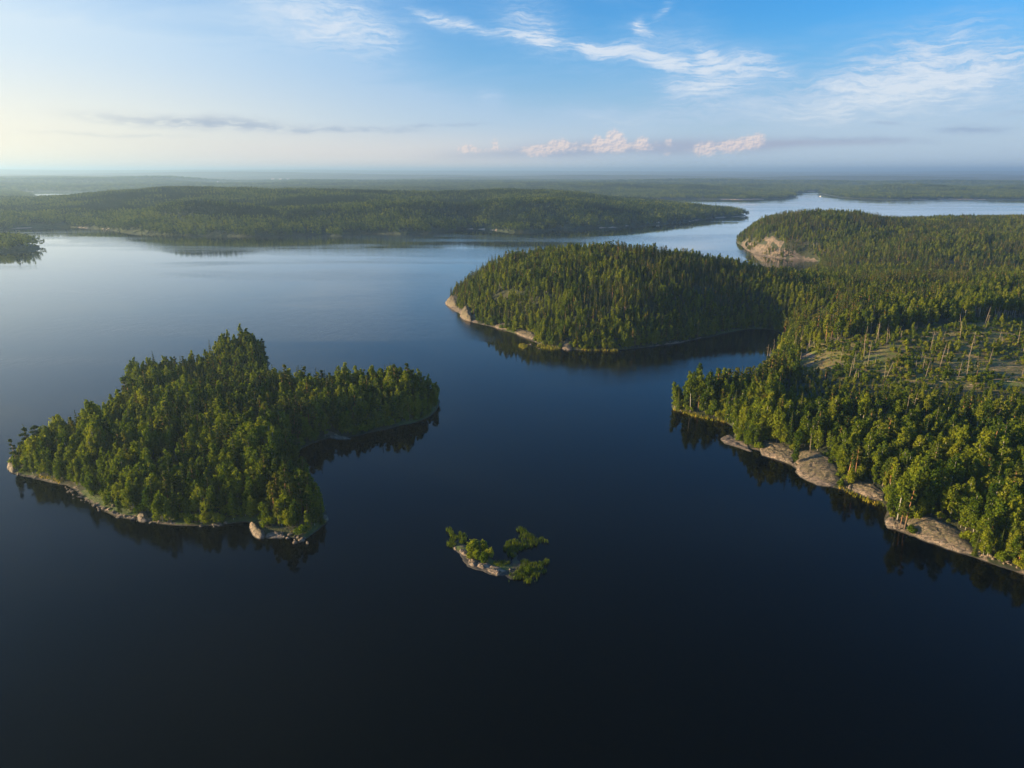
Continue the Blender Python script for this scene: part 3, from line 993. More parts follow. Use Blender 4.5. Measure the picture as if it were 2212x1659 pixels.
MID = []
MIDK = {}
def addmid(kind, mesh):
    MIDK.setdefault(kind, []).append(len(MID)); MID.append(mesh)
for k in range(5): addmid('birch', combo('birch_tree_mid', birch(rg, 680, 0.68, 16, .12, rg.uniform(2.5, 3.3), 13, 4), M_BIRCH, M_BB))
for k in range(3): addmid('round', combo('broadleaf_mid', birch(rg, 760, 0.70, 13, .10, 3.4, 13, 4), M_BIRCH, M_SB))
for k in range(4): addmid('pine', combo('pine_tree_mid', pine(rg, 480, 0.62, 17, .45, 2.4, 9, 4), M_PINE, M_PB))
for k in range(4): addmid('spruce', combo('spruce_tree_mid', spruce(rg, 620, 0.78, 18, .05, rg.uniform(1.9, 2.4), 11, 4), M_SPRUCE, M_SB))
for k in range(2): addmid('aspen', combo('aspen_mid', birch(rg, 460, 0.66, 19, .52, 2.3, 9, 4), M_BIRCH, M_BB))
for k in range(3): addmid('bush', combo('bush_mid', shrub(rg, 260, 0.46, 3.0, 1.8), M_BUSH, M_SB))
MIDC = proto_collection('midtree', MID)


def grove(rng, mixk, cell=24.0, nt=22):
    parts = []; fm = []
    for i in range(nt):
        x, y = rng.uniform(-cell / 2, cell / 2, 2)
        kd = rng.choice(['spruce', 'birch', 'pine'], p=mixk)
        s = rng.uniform(0.75, 1.15)
        if kd == 'spruce':
            h = 17 * s; n = 12
            P = []; N = []; S = []
            for j in range(n):
                t_ = j / n
                a_ = rng.uniform(0, 6.28); r_ = 1.5 * (1 - t_)
                P.append((math.cos(a_) * r_, math.sin(a_) * r_, h * (0.2 + 0.8 * t_))); N.append((math.cos(a_), math.sin(a_), .6)); S.append(1.9 * (1.08 - t_))
            q = leaf_quads(np.array(P), np.array(N, float), np.array(S), rng, .8)
        else:
            h = 15 * s; n = 14
            d = rng.normal(size=(n, 3)); d /= np.linalg.norm(d, axis=1, keepdims=True)
            P = d * np.array([1.9, 1.9, 4.2]) + np.array([0, 0, h - 4.4])
            q = leaf_quads(P, d + rng.normal(size=(n, 3)) * .4, np.full(n, 1.5), rng, .8)
        V = q[0] + np.array([x, y, -0.8])
        parts.append((V, q[1])); fm += [{'spruce': 0, 'birch': 1, 'pine': 2}[kd]] * len(q[1])
    V, F = join(parts)
    return mesh_from('grove', V, F, [M_FSPRUCE, M_FBIRCH, M_FSPRUCE], fm)


GROVES = [grove(rg, m_) for m_ in ([.88, .0, .12], [.85, .0, .15], [.55, .25, .2], [.5, .3, .2], [.1, .85, .05], [.1, .85, .05])]
GROVEC = proto_collection('grove', GROVES)


def scatter_group(coll):
    g = bpy.data.node_groups.new('scatter_' + coll.name, 'GeometryNodeTree')
    g.interface.new_socket('Geometry', in_out='INPUT', socket_type='NodeSocketGeometry')
    g.interface.new_socket('Geometry', in_out='OUTPUT', socket_type='NodeSocketGeometry')
    N, L = g.nodes, g.links
    gi = N.new('NodeGroupInput'); go = N.new('NodeGroupOutput')
    ci = N.new('GeometryNodeCollectionInfo')
    ci.inputs['Collection'].default_value = coll
    ci.inputs['Separate Children'].default_value = True
    ci.inputs['Reset Children'].default_value = True
    iop = N.new('GeometryNodeInstanceOnPoints')
    def named(nm, ty):
        n = N.new('GeometryNodeInputNamedAttribute'); n.data_type = ty; n.inputs['Name'].default_value = nm
        return n.outputs['Attribute']
    e2r = N.new('FunctionNodeEulerToRotation')
    L.new(named('rot', 'FLOAT_VECTOR'), e2r.inputs[0])
    L.new(gi.outputs[0], iop.inputs['Points'])
    L.new(ci.outputs[0], iop.inputs['Instance'])
    iop.inputs['Pick Instance'].default_value = True
    L.new(named('pick', 'INT'), iop.inputs['Instance Index'])
    L.new(e2r.outputs[0], iop.inputs['Rotation'])
    L.new(named('size', 'FLOAT_VECTOR'), iop.inputs['Scale'])
    L.new(iop.outputs[0], go.inputs[0])
    return g


GN_MID = scatter_group(MIDC)
GN_GROVE = scatter_group(GROVEC)


def scatter(name, pts, rot, size, pick, group, label):
    me = bpy.data.meshes.new(name)
    n = len(pts)
    me.vertices.add(n)
    me.vertices.foreach_set('co', np.asarray(pts, np.float32).reshape(-1))
    for nm, ty, arr, key in (('rot', 'FLOAT_VECTOR', rot, 'vector'), ('size', 'FLOAT_VECTOR', size, 'vector'), ('pick', 'INT', pick, 'value')):
        at = me.attributes.new(nm, ty, 'POINT')
        at.data.foreach_set(key, np.asarray(arr, np.int32 if ty == 'INT' else np.float32).reshape(-1))
    o = link(name, me)
    md = o.modifiers.new('scatter', 'NODES')
    md.node_group = group
    tagged(o, label, kind='stuff')
    print(name, n)
    return o


# ------------------------------------------------------------------ where the trees stand
def jitter_grid(x0, x1, y0, y1, s, rng):
    xs = np.arange(x0, x1, s); ys = np.arange(y0, y1, s)
    X, Y = np.meshgrid(xs, ys)
    X = X + rng.uniform(-.48, .48, X.shape) * s; Y = Y + rng.uniform(-.48, .48, Y.shape) * s
    return X.ravel(), Y.ravel()


def choose(kind_w, rng):
    names = list(kind_w)
    W = np.stack([kind_w[k] for k in names], 1)
    W = W / W.sum(1, keepdims=True)
    c = W.cumsum(1)
    r = rng.random((len(W), 1))
    return np.array(names)[(r > c).sum(1).clip(0, len(names) - 1)]


TREES = []   # rows: x, y, z, kind, scale, land

def plant(L, box, s, margin, wfun, land, keep=None, seed=1):
    rng = np.random.default_rng(seed)
    x, y = jitter_grid(*box, s, rng)
    sd = L.look(L.sd, x, y)
    ok = sd > margin * rng.uniform(0.5, 1.4, len(x))
    x, y, sd = x[ok], y[ok], sd[ok]
    z = L.look(L.Z, x, y)
    px, py, f = project(x, y, z + 8)
    ok = (px > -260) & (px < 2212 + 330) & (py < 1659 + 200) & (f > 5) & (z > 0.25)
    x, y, z, sd, px, py, f = [q[ok] for q in (x, y, z, sd, px, py, f)]
    bx, by, _ = project(x, y, z)
    w, scale, alive = wfun(x, y, z, sd, bx, by, rng)
    k = choose(w, rng)
    cl_ = in_poly(bx, by, CLEARING) & (k == 'bush')
    scale = np.where(cl_, scale * rng.uniform(0.7, 2.2, len(x)), scale)
    for i in np.nonzero(alive)[0]:
        TREES.append((x[i], y[i], z[i], k[i], scale[i], land, bx[i], by[i], f[i], sd[i]))


def w1(x, y, z, sd, bx, by, rng):
    n = fbm(x / 26, y / 26, 3, 81)
    n2 = fbm(x / 20, y / 20, 3, 83)
    birchy = sstep(n, 0.42, 0.60)
    conif = 1 - birchy
    shorew = sstep(sd, 12, 3)
    brightp = ((bx < 330) & (by > 1010)) * 1.0
    w = dict(birch=0.45 + 1.6 * birchy + brightp * 3, round=0.15 + 0.5 * birchy + shorew * .5, pine=0.6 * conif * sstep(n2, .4, .6) + 0.25,
             spruce=0.9 * conif * sstep(n2, .6, .4) + 0.15, bush=shorew * 0.7)
    sc = (0.44 + 0.54 * rng.random(len(x)) ** 0.8) * (1 - 0.22 * shorew) * (0.62 + 0.76 * fbm(x / 13, y / 13, 2, 181))
    gap = np.where(sd < 14, 1.0, fbm(x / 14, y / 14, 2, 87))
    alive = (gap > 0.32) & ~((sd < 3.0) & (rng.random(len(x)) < 0.5)) & ~in_poly(bx, by, [(545, 1120), (560, 1165), (660, 1172), (700, 1150), (700, 1132), (640, 1142), (585, 1135), (560, 1115)])
    north = (by < 850) & (bx < 700)
    knoll = north & (bx > 470) & (bx < 600) & (by < 812)
    sc = np.where(north & ~knoll, sc * .66, sc)
    w['round'] = np.where(knoll, 4.0, w['round']); sc = np.where(knoll, .68 + .14 * rng.random(len(x)), sc)
    return w, sc, alive


def w2(x, y, z, sd, bx, by, rng):
    n = fbm(x / 45, y / 45, 3, 91)
    n2 = fbm(x / 30, y / 30, 3, 93)
    birchy = sstep(n, 0.40, 0.56)
    far = sstep(y, 420, 560)
    rnd = ((x < RC[0] + 150) & (y > 400)) * 1.0
    lowr = ((bx > 1400) & (by > 860)) * 1.0
    w = dict(birch=0.25 + 1.3 * birchy * (1 - .15 * rnd) + lowr * 1.1, round=0.12 + 0.4 * birchy + 0.2 * lowr, pine=0.30 + .35 * (1 - birchy),
             spruce=0.25 + 1.5 * (1 - birchy) * far + rnd * 0.1, bush=0.04 + 0.3 * sstep(sd, 10, 3), aspen=0.05 + 0.25 * lowr)
    clear = in_poly(bx, by, CLEARING)
    edge = (~clear) & in_poly(bx, by, [(1640, 762), (1700, 745), (1800, 715), (1900, 690), (2060, 655), (2250, 640), (2600, 640), (2600, 700), (2212, 702), (2100, 704), (1900, 734), (1720, 762), (1660, 800)])
    sc = (0.52 + 0.54 * rng.random(len(x)) ** 0.8) * (1 - 0.15 * sstep(sd, 10, 2)) * (0.66 + 0.70 * fbm(x / 17, y / 17, 2, 183))
    sc = sc * (1 - 0.34 * sstep(y, 380, 560))
    below = (bx > 1690) & (by > 800) & (by < 905 + .02 * (bx - 1700)) & ~clear
    sc = np.where(below, sc * np.where(by < 872, 0.36, 0.6), sc)
    w['round'] = np.where(below, 1.6, w['round'])
    w['spruce'] = np.where(below, .15, w['spruce'])
    w['aspen'] = np.where(edge & (bx > 2080), 5.0, np.where(edge & (bx > 1800), 0.8, w['aspen']))
    w['birch'] = np.where(edge & (bx < 2080), 4.0, w['birch'])
    w = {k: np.where(clear, {'bush': 8.0, 'birch': 0.9, 'pine': .4, 'spruce': .2}.get(k, 0.02), v) for k, v in w.items()}
    sc = np.where(clear, rng.uniform(0.55, 1.0, len(x)) * 0.5, sc)
    bare = (in_poly(bx, by, CLIFFP) & (fbm(x / 14, y / 14, 2, 46) < .53)) | in_poly(bx, by, BAREP) | (in_poly(bx, by, ROCKTIP) & (sd < 10))
    thin = clear & ((fbm(x / 12, y / 12, 3, 95) < 0.48) | (rng.random(len(x)) < 0.35))
    gap = (fbm(x / 15, y / 15, 2, 97) > 0.25) | (sd < 20)
    alive = ~bare & ~thin & gap & ~(clear & (in_poly(bx, by, BARE2) | in_poly(bx, by, BARE3)) & (rng.random(len(x)) < .6))
    return w, sc, alive


plant(L1, (-235, -20, 200, 445), 3.2, 1.0, w1, 'left', seed=21)
plant(L2, (-70, 900, 150, 440), 3.9, 1.1, w2, 'right', seed=22)
plant(L2, (-70, 900, 440, 700), 3.3, 1.1, w2, 'right', seed=27)
plant(L2, (-70, 1700, 700, 1900), 3.8, 1.5, w2, 'right', seed=23)
def wshore(x, y, z, sd, bx, by, rng):
    n = len(x)
    w = dict(bush=np.full(n, 1.0), birch=np.full(n, .38), round=np.full(n, .25), pine=np.full(n, .12), spruce=np.full(n, .08))
    beach = in_poly(bx, by, [(30, 1020), (200, 1085), (300, 1118), (540, 1128), (545, 1150), (660, 1165), (600, 1120), (540, 1105), (300, 1100), (200, 1062), (60, 1015)])
    ok = (sd < 18) & (rng.random(n) < .85) & ~(beach & (sd < 3.5)) & ~in_poly(bx, by, ROCKTIP) & ~in_poly(bx, by, CLIFFP)
    return w, rng.uniform(.45, .8, n), ok


plant(L1, (-235, -20, 200, 445), 2.9, 0.7, wshore, 'left', seed=24)
def wclear(x, y, z, sd, bx, by, rng):
    n = len(x)
    ok = in_poly(bx, by, CLEARING) & (fbm(x / 11, y / 11, 3, 195) > .45) & ~in_poly(bx, by, BAREP)
    return dict(bush=np.ones(n), birch=np.full(n, .06)), np.where(rng.random(n) < .1, .6, rng.uniform(.18, .42, n)), ok


plant(L2, (120, 640, 320, 620), 2.5, 0.7, wclear, 'right', seed=26)
plant(L2, (-70, 560, 150, 620), 2.9, 0.7, wshore, 'right', seed=25)
TREES = [(*t_[:4], t_[4] * 1.75 if (t_[3] == 'bush' and t_[9] < 13) else t_[4], *t_[5:]) for t_ in TREES]

# slabs of bare rock along the shores: outlines on the water plane
def c6(*p): return [(1382.5 + .375 * a_, 774 + .375 * b_) for a_, b_ in p]
def c7(*p): return [(.35 * a_, 691 + .35 * b_) for a_, b_ in p]
def c8(*p): return [(912.5 + .15 * a_, 1095 + .15 * b_) for a_, b_ in p]
def c4(*p): return [(912.5 + .375 * a_, 497.7 + .375 * b_) for a_, b_ in p]

SLABS = [
    (c6((463, 462), (490, 445), (520, 440), (560, 468), (640, 526), (645, 540), (600, 528), (540, 508), (480, 490)), 1.1, 'thin pale rock slab at the water nearest the promontory', 'r'),
    (c6((690, 545), (698, 508), (740, 500), (850, 540), (885, 575), (892, 612), (860, 612), (790, 588), (720, 565)), 1.9, 'long layered rock slab between two shore clumps on the right bank', 'r'),
    (c6((890, 622), (900, 582), (960, 562), (1060, 600), (1140, 680), (1155, 722), (1110, 742), (1040, 737), (960, 708), (908, 682)), 2.6, 'broad grey rock shelf bulging into the lake on the right bank', 'r'),
    (c6((1200, 752), (1240, 732), (1330, 750), (1400, 795), (1412, 830), (1350, 818), (1270, 788)), 1.6, 'narrow rock slab with dark cracks below the right bank trees', 'r'),
    (c6((1408, 968), (1415, 925), (1450, 920), (1480, 955), (1530, 975), (1535, 992), (1480, 988), (1440, 985)), 1.6, 'small dark-stained rock ledge under the yellow-green bush', 'r'),
    (c6((1540, 985), (1560, 955), (1620, 948), (1760, 990), (1850, 1050), (1945, 1132), (1900, 1136), (1800, 1108), (1700, 1070), (1600, 1034)), 2.8, 'largest tan rock slab sloping into the water at lower right', 'r'),
    (c7((44, 915), (52, 885), (52, 856), (88, 850), (100, 890), (108, 935), (80, 948), (55, 935)), 2.4, 'pale rounded rock at the west tip of the near island', 'l'),
    (c7((1538, 1290), (1545, 1252), (1580, 1262), (1605, 1300), (1640, 1322), (1640, 1350), (1600, 1358), (1562, 1330)), 3.0, 'bright bare rock hump on the near island\'s south-east point', 'l'),
    (c7((1640, 1328), (1700, 1318), (1752, 1326), (1755, 1346), (1700, 1350), (1640, 1350)), 1.2, 'low grey rock shelf beside the bright hump', 'l'),
    (c7((850, 1242), (852, 1212), (880, 1205), (912, 1215), (912, 1248), (880, 1252)), 2.2, 'reddish rounded boulder in the near island\'s stony south beach', 'l'),
    (c7((1820, 1272), (1850, 1252), (1885, 1262), (1880, 1285), (1845, 1290)), 1.4, 'grey rock patch in the grass of the near island\'s point', 'l'),
    (c7((1985, 1245), (1990, 1215), (2015, 1205), (2030, 1230), (2015, 1255)), 1.4, 'dim grey rock on the shaded side of the near island\'s point', 'l'),
    (c7((1990, 708), (2040, 700), (2110, 720), (2180, 735), (2110, 742), (2030, 728)), 1.0, 'thin shaded rock shelf in the near island\'s inner bay', 'l'),
    (c7((664, 503), (690, 497), (712, 500), (705, 514), (680, 515)), 1.2, 'small flat rock just off the near island\'s reedy notch', 'l'),
    (c8((445, 605), (462, 580), (505, 575), (515, 600), (505, 628), (470, 632)), 1.0, 'small round rock at the left end of the tiny islet', 'i'),
    (c8((512, 575), (560, 562), (620, 565), (650, 640), (668, 735), (620, 725), (560, 690), (520, 630)), 1.3, 'tilted cracked rock between reeds and bush on the tiny islet', 'i'),
    (c8((640, 830), (690, 745), (750, 742), (800, 790), (790, 850), (745, 885), (690, 862)), 1.6, 'blocky reddish rock left of the islet\'s cracks', 'i'),
    (c8((790, 800), (880, 815), (985, 825), (1000, 850), (940, 900), (850, 912), (785, 865)), 1.6, 'smooth pale rock dome in the middle of the islet\'s stone spine', 'i'),
    (c8((1005, 850), (1100, 875), (1230, 935), (1140, 968), (1100, 1002), (1020, 972), (920, 925)), 1.7, 'long pale rock at the islet\'s right-hand waterline', 'i'),
    (c8((440, 600), (520, 560), (640, 560), (700, 700), (800, 760), (1000, 800), (1260, 920), (1180, 990), (1040, 1000), (900, 930), (740, 900), (630, 840), (560, 700)), 0.55, 'low cracked bedrock joining the islet\'s pale rocks', 'i'),
    (c4((128, 425), (145, 402), (185, 398), (208, 425), (205, 448), (165, 444)), 5.0, 'tan rock face at the left tip of the round headland', 'r'),
    (c4((217, 505), (225, 475), (255, 462), (285, 490), (292, 528), (250, 520)), 5.5, 'second tan rock face just right of the headland tip', 'r'),
    (c4((412, 562), (430, 550), (480, 556), (520, 578), (470, 574)), 1.8, 'low pale rock on the round headland\'s front shore', 'r'),
    (c4((532, 592), (545, 578), (590, 595), (640, 612), (672, 634), (620, 630), (560, 608)), 1.8, 'string of pale rock along the round headland\'s front shore', 'r'),
    (c4((798, 680), (820, 658), (850, 665), (868, 690), (830, 694)), 2.0, 'rounded rock beside the reeds below the round headland', 'r'),
]
SLABW = [([G(*p, 0.0) for p in s_[0]], s_) for s_ in SLABS]


def rock_mesh(name, poly, H, seed):
    P = np.array(poly)
    lo, hi = P.min(0) - 0.6, P.max(0) + 0.6
    ext = max(hi - lo)
    step = min(max(ext / 60, 0.18), 1.2)
    xs = np.arange(lo[0], hi[0] + step, step); ys = np.arange(lo[1], hi[1] + step, step)
    X, Y = np.meshgrid(xs, ys)
    sp = smooth_poly(poly)
    sd = sdf(X, Y, sp)
    wdt = max(sd.max(), 0.5)
    sd = sd + (fbm(X / (wdt * .8), Y / (wdt * .8), 3, seed) - .5) * wdt * .45
    t_ = np.clip(sd / (wdt * 0.75), 0, 1)
    a_ = math.atan2(*(P[np.argmax(P[:, 0])] - P[np.argmin(P[:, 0])])[::-1])
    u = X * math.cos(a_) + Y * math.sin(a_); v = -X * math.sin(a_) + Y * math.cos(a_)
    n = fbm(u / 3.2, v / 0.9, 4, seed + 3)
    n = 0.55 * (np.floor(n * 7) / 7) + 0.45 * n          # layered steps
    crack = np.abs(fbm(u / 4.0, v / 4.0, 2, seed + 8) - 0.5)
    Z = H * (np.sqrt(t_) * 0.62 + 0.55 * t_ * n) - 0.25 * np.exp(-(crack / 0.018) ** 2) * t_ ** .3 * min(H, 1.5)
    Z = np.where(sd > 0, Z, np.maximum(sd * 1.2, -0.7))
    if H < 1.3:
        tilt = (v - v.mean()) / max(np.ptp(v), 1)
        blk = vnoise(u / 1.1 + 3 * fbm(X, Y, 2, seed), v / .8, seed + 5)
        Z = np.where(sd > 0, H * (t_ ** .4) * (.55 + .5 * np.floor(blk * 4) / 3 - .5 * tilt), Z)
    drop = sd < -0.7
    c_ = P.mean(0)
    return X - c_[0], Y - c_[1], Z, drop, c_


for i, (poly, s_) in enumerate(SLABW):
    X, Y, Z, drop, c_ = rock_mesh('rock', poly, s_[1] * (.62 if s_[1] < 4 else .8), 100 + i * 7)
    if s_[3] in 'lr':
        LL = L1 if s_[3] == 'l' else L2
        Z = Z + np.maximum(LL.look(LL.Z, X + c_[0], Y + c_[1]), 0) * np.where(Z > -.2, 1.0, 0.6)
    o = grid_mesh('rock_slab', X, Y, Z, M_ROCK, None, drop)
    base = 0.0
    o.location = (c_[0], c_[1], 0.02)
    tagged(o, s_[2], 'rock')
    me = o.data
    if s_[3] == 'i':
        for p in me.polygons: p.use_smooth = False

# keep trees off the slabs
def off_slabs(x, y, lim):
    for poly, s_ in SLABW:
        if s_[3] in 'lr':
            P = np.array(poly)
            if P[:, 0].min() < x < P[:, 0].max() and P[:, 1].min() < y < P[:, 1].max():
                if sdf(np.array([x]), np.array([y]), poly)[0] > lim: return False
    return True


TREES = [t_ for t_ in TREES if t_[8] > 900 or off_slabs(t_[0], t_[1], 1.0 if t_[3] == 'bush' else 0.0)]

# dead standing trunks in the clearing and a few on the islands
DEAD = []
rng = np.random.default_rng(77)
x, y = jitter_grid(150, 640, 330, 560, 7.5, rng)
z = L2.look(L2.Z, x, y)
bx, by, f = project(x, y, z)
ok = in_poly(bx, by, CLEARING) & (rng.random(len(x)) < 0.28) & (bx < 2240)
for a_, b_, c_, d_, e_ in zip(x[ok], y[ok], z[ok], bx[ok], by[ok]):
    DEAD.append((a_, b_, c_, rng.uniform(.35, 1.15), d_, e_))
for (px_, py_, L, s_) in [(152, 955, L1, .8), (345, 855, L1, 1.0), (1750, 975, L2, .9), (1950, 935, L2, 1.3), (1962, 930, L2, 1.3), (2120, 960, L2, 1.1), (2140, 955, L2, 1.1), (1658, 765, L2, .9), (1470, 850, L2, .6)]:
    gx, gy = G(px_, py_, 4)
    zz = float(L.look(L.Z, np.array([gx]), np.array([gy]))[0])
    DEAD.append((gx, gy, zz, s_, px_, py_))

# ------------------------------------------------------------------ choose the individually built ones
LANDMARK = [
    ((50, 1010), 'the near island\'s west tip'), ((120, 1030), 'the near island\'s western neck'), ((200, 1080), 'the near island\'s stony south-west beach'),
    ((300, 1115), 'the reddish boulder on the south beach'), ((430, 1125), 'the near island\'s dark south shore'), ((530, 1110), 'the small cove by the rocky point'),
    ((600, 1140), 'the near island\'s south-east point'), ((690, 1100), 'the shaded east edge of the point'), ((640, 1000), 'the near island\'s inner bay'),
    ((720, 930), 'the root of the island\'s east arm'), ((830, 900), 'the middle of the island\'s east arm'), ((930, 880), 'the end of the island\'s east arm'),
    ((525, 790), 'the island\'s round northern knoll'), ((400, 820), 'the island\'s north shore'), ((290, 820), 'the island\'s north-west spur'),
    ((290, 870), 'the reedy notch of the island'), ((230, 920), 'the island\'s north-west shore'), ((140, 975), 'the island\'s back shore'),
    ((420, 900), 'the pines mid-island'), ((560, 880), 'the low saddle mid-island'), ((330, 980), 'the island\'s sunny west slope'), ((480, 1010), 'the island\'s south slope'), ((570, 960), 'the slope above the inner bay'),
    ((1465, 875), 'the promontory tip'), ((1530, 880), 'the promontory\'s middle'), ((1600, 850), 'the promontory\'s landward end'), ((1590, 930), 'the thin slab by the promontory'),
    ((1690, 970), 'the long layered slab'), ((1780, 1000), 'the broad rock shelf'), ((1880, 1050), 'the narrow cracked slab'), ((1925, 1110), 'the dark-stained ledge'),
    ((2030, 1140), 'the largest tan slab'), ((2180, 1200), 'the picture\'s lower right corner'), ((2150, 1080), 'the slope above the largest slab'), ((2000, 1000), 'the slope above the cracked slab'),
    ((1860, 940), 'the slope above the broad shelf'), ((2150, 950), 'the right edge below the clearing'), ((1730, 890), 'the wood behind the promontory'), ((1900, 870), 'the wood just below the clearing'), ((2100, 870), 'the lower right rim of the clearing'),
    ((1670, 780), 'the clearing\'s bare left end'), ((1750, 740), 'the clearing\'s upper left rim'), ((1850, 780), 'the clearing\'s brown middle'), ((1950, 700), 'the clearing\'s upper rim'),
    ((2000, 780), 'the clearing\'s bushy middle'), ((2130, 760), 'the clearing\'s right part'), ((2130, 690), 'the pale-trunked row'), ((2150, 830), 'the clearing\'s brown lower right patch'),
    ((980, 665), 'the round headland\'s left tip'), ((1080, 700), 'the round headland\'s left shore'), ((1180, 735), 'the round headland\'s reedy shore'), ((1260, 745), 'the round headland\'s frontmost point'),
    ((1400, 740), 'the round headland\'s shaded shore'), ((1550, 715), 'the headland cove'), ((1300, 650), 'the round headland\'s face'), ((1690, 700), 'the cove\'s inner end'), ((1780, 680), 'the wood behind the cove'),
]
KNAME = {'birch': 'birch', 'round': 'broadleaf tree', 'pine': 'pine', 'spruce': 'spruce', 'aspen': 'bare-stemmed aspen', 'bush': 'bush'}
KGROUP = {'birch': 'birch trees', 'round': 'bushy broadleaf trees', 'pine': 'pine trees', 'spruce': 'spruce trees', 'aspen': 'bare-stemmed aspens', 'bush': 'bushes'}
KOBJ = {'birch': 'birch_tree', 'round': 'broadleaf_tree', 'pine': 'pine_tree', 'spruce': 'spruce_tree', 'aspen': 'aspen_tree', 'bush': 'bush'}
HGT = {'birch': 16, 'round': 13, 'pine': 17, 'spruce': 18, 'aspen': 19, 'bush': 3}
LIMIT = {'birch': 290, 'round': 290, 'pine': 290, 'spruce': 290, 'aspen': 290, 'bush': 290}

bykind = {}
for i, t_ in enumerate(TREES):
    if -10 < t_[6] < 2222 and t_[7] < 1650:
        bykind.setdefault(t_[3], []).append((HGT[t_[3]] * t_[4] / t_[8] * (1.0 if t_[9] > 0 else 1), i))
chosen = set()
for k, lst in bykind.items():
    lst.sort(reverse=True)
    lim = [q for q in lst if q[0] * FPX * 1024 / 2212 > (5 if k == 'bush' else 9)]
    chosen |= {i for _, i in lim[:LIMIT[k]]}
    print(k, len(lst), 'individuals', len(lim[:LIMIT[k]]))

LMP = np.array([l[0] for l in LANDMARK], float)
pxy = np.array([(t_[6], t_[7]) for t_ in TREES])
near_idx = np.array([i for i, t_ in enumerate(TREES) if t_[8] < 800])
nxy = pxy[near_idx]


def describe(i):
    t_ = TREES[i]
    p = pxy[i]
    lm = LANDMARK[int(np.argmin((((LMP - p) * np.array([1, 1.6])) ** 2).sum(1)))][1]
    q = nxy - p
    dist = np.hypot(q[:, 0], q[:, 1] * 2.0)
    left = np.where((q[:, 0] < -2) & (dist > 0), dist, 1e9); right = np.where((q[:, 0] > 2), dist, 1e9)
    short = {'round': 'broadleaf', 'aspen': 'aspen'}
    kl = TREES[near_idx[int(np.argmin(left))]][3]; kr = TREES[near_idx[int(np.argmin(right))]][3]
    kl = short.get(kl, kl); kr = short.get(kr, kr)
    s = t_[4]
    size = 'small' if s < 0.72 else 'middling' if s < 0.88 else 'tall' if s < 1.02 else 'very tall'
    if t_[3] == 'bush': size = 'low' if s < .6 else 'round' if s < .85 else 'big'
    art = lambda w: ('an ' if w[0] in 'aeiou' else 'a ') + w
    return '%s %s by %s, %s left, %s right' % (size, {'round': 'broadleaf', 'aspen': 'bare-stemmed aspen'}.get(t_[3], t_[3]), lm, kl, kr)


LAB = {i: describe(i) for i in chosen}
PARTN = {'birch': ('crown', 'trunk'), 'round': ('crown', 'trunk'), 'pine': ('crown', 'trunk'), 'spruce': ('crown', 'trunk'), 'aspen': ('crown', 'trunk'), 'bush': ('foliage', 'stems')}
for i in sorted(chosen):
    x, y, z, k, s = TREES[i][:5]
    md = HI[k][random.randrange(len(HI[k]))]
    e = bpy.data.objects.new(KOBJ[k], None)
    e.empty_display_size = 0.5
    COL.objects.link(e)
    e.location = (x, y, z)
    e.rotation_euler = (random.gauss(0, .03), random.gauss(0, .03), random.uniform(0, 6.28))
    w_ = s * random.uniform(0.92, 1.12)
    e.scale = (w_, w_, s)
    tagged(e, LAB[i], 'bush' if k == 'bush' else 'tree', KGROUP[k])
    c_ = bpy.data.objects.new(PARTN[k][0], md['crown']); COL.objects.link(c_); c_.parent = e
    t2 = bpy.data.objects.new(PARTN[k][1], md['trunk']); COL.objects.link(t2); t2.parent = e

for j, (x, y, z, s, bx_, by_) in enumerate(DEAD):
    o = link('dead_tree', DEADM[j % len(DEADM)], None, (x, y, z))
    lean = random.gauss(0, .05) if random.random() < .93 else random.uniform(-.5, .5)
    o.rotation_euler = (lean, random.gauss(0, .05), random.uniform(0, 6.28))
    o.scale = (1.0 + .3 * s, 1.0 + .3 * s, s)
    p = np.array([bx_, by_])
    lm = LANDMARK[int(np.argmin((((LMP - p) * np.array([1, 1.6])) ** 2).sum(1)))][1]
    dd = nxy - p
    kn = TREES[near_idx[int(np.argmin(np.hypot(dd[:, 0], dd[:, 1] * 2)))]][3]
    kn = {'round': 'broadleaf tree', 'bush': 'bush'}.get(kn, kn)
    tagged(o, '%s bare dead trunk %sbeside a %s by %s' % ('short' if s < .75 else 'medium' if s < .95 else 'tall', 'leaning ' if abs(lean) > .12 else '', kn, lm), 'dead tree', 'bare dead trunks')

# the mass of the woods
def mass(name, label, sel):
    idx = [i for i, t_ in enumerate(TREES) if i not in chosen and sel(t_)]
    if not idx: return
    rng = np.random.default_rng(len(idx))
    pts = np.array([TREES[i][:3] for i in idx])
    s = np.array([TREES[i][4] for i in idx])
    w_ = s * rng.uniform(.92, 1.15, len(s))
    size = np.stack([w_, w_, s], 1)
    rot = np.stack([rng.normal(0, .03, len(s)), rng.normal(0, .03, len(s)), rng.uniform(0, 6.28, len(s))], 1)
    pick = np.array([MIDK[TREES[i][3]][rng.integers(len(MIDK[TREES[i][3]]))] for i in idx])
    scatter(name, pts, rot, size, pick, GN_MID, label)


mass('island_woods', 'remaining trees and undergrowth of the near left island', lambda t_: t_[5] == 'left')
mass('headland_woods', 'dense spruce and birch wood covering the round headland', lambda t_: t_[5] == 'right' and t_[0] < RC[0] + 170 and t_[1] > 470)
mass('mainland_woods', 'mixed forest covering the right bank up to its crest', lambda t_: t_[5] == 'right' and not (t_[0] < RC[0] + 170 and t_[1] > 470))


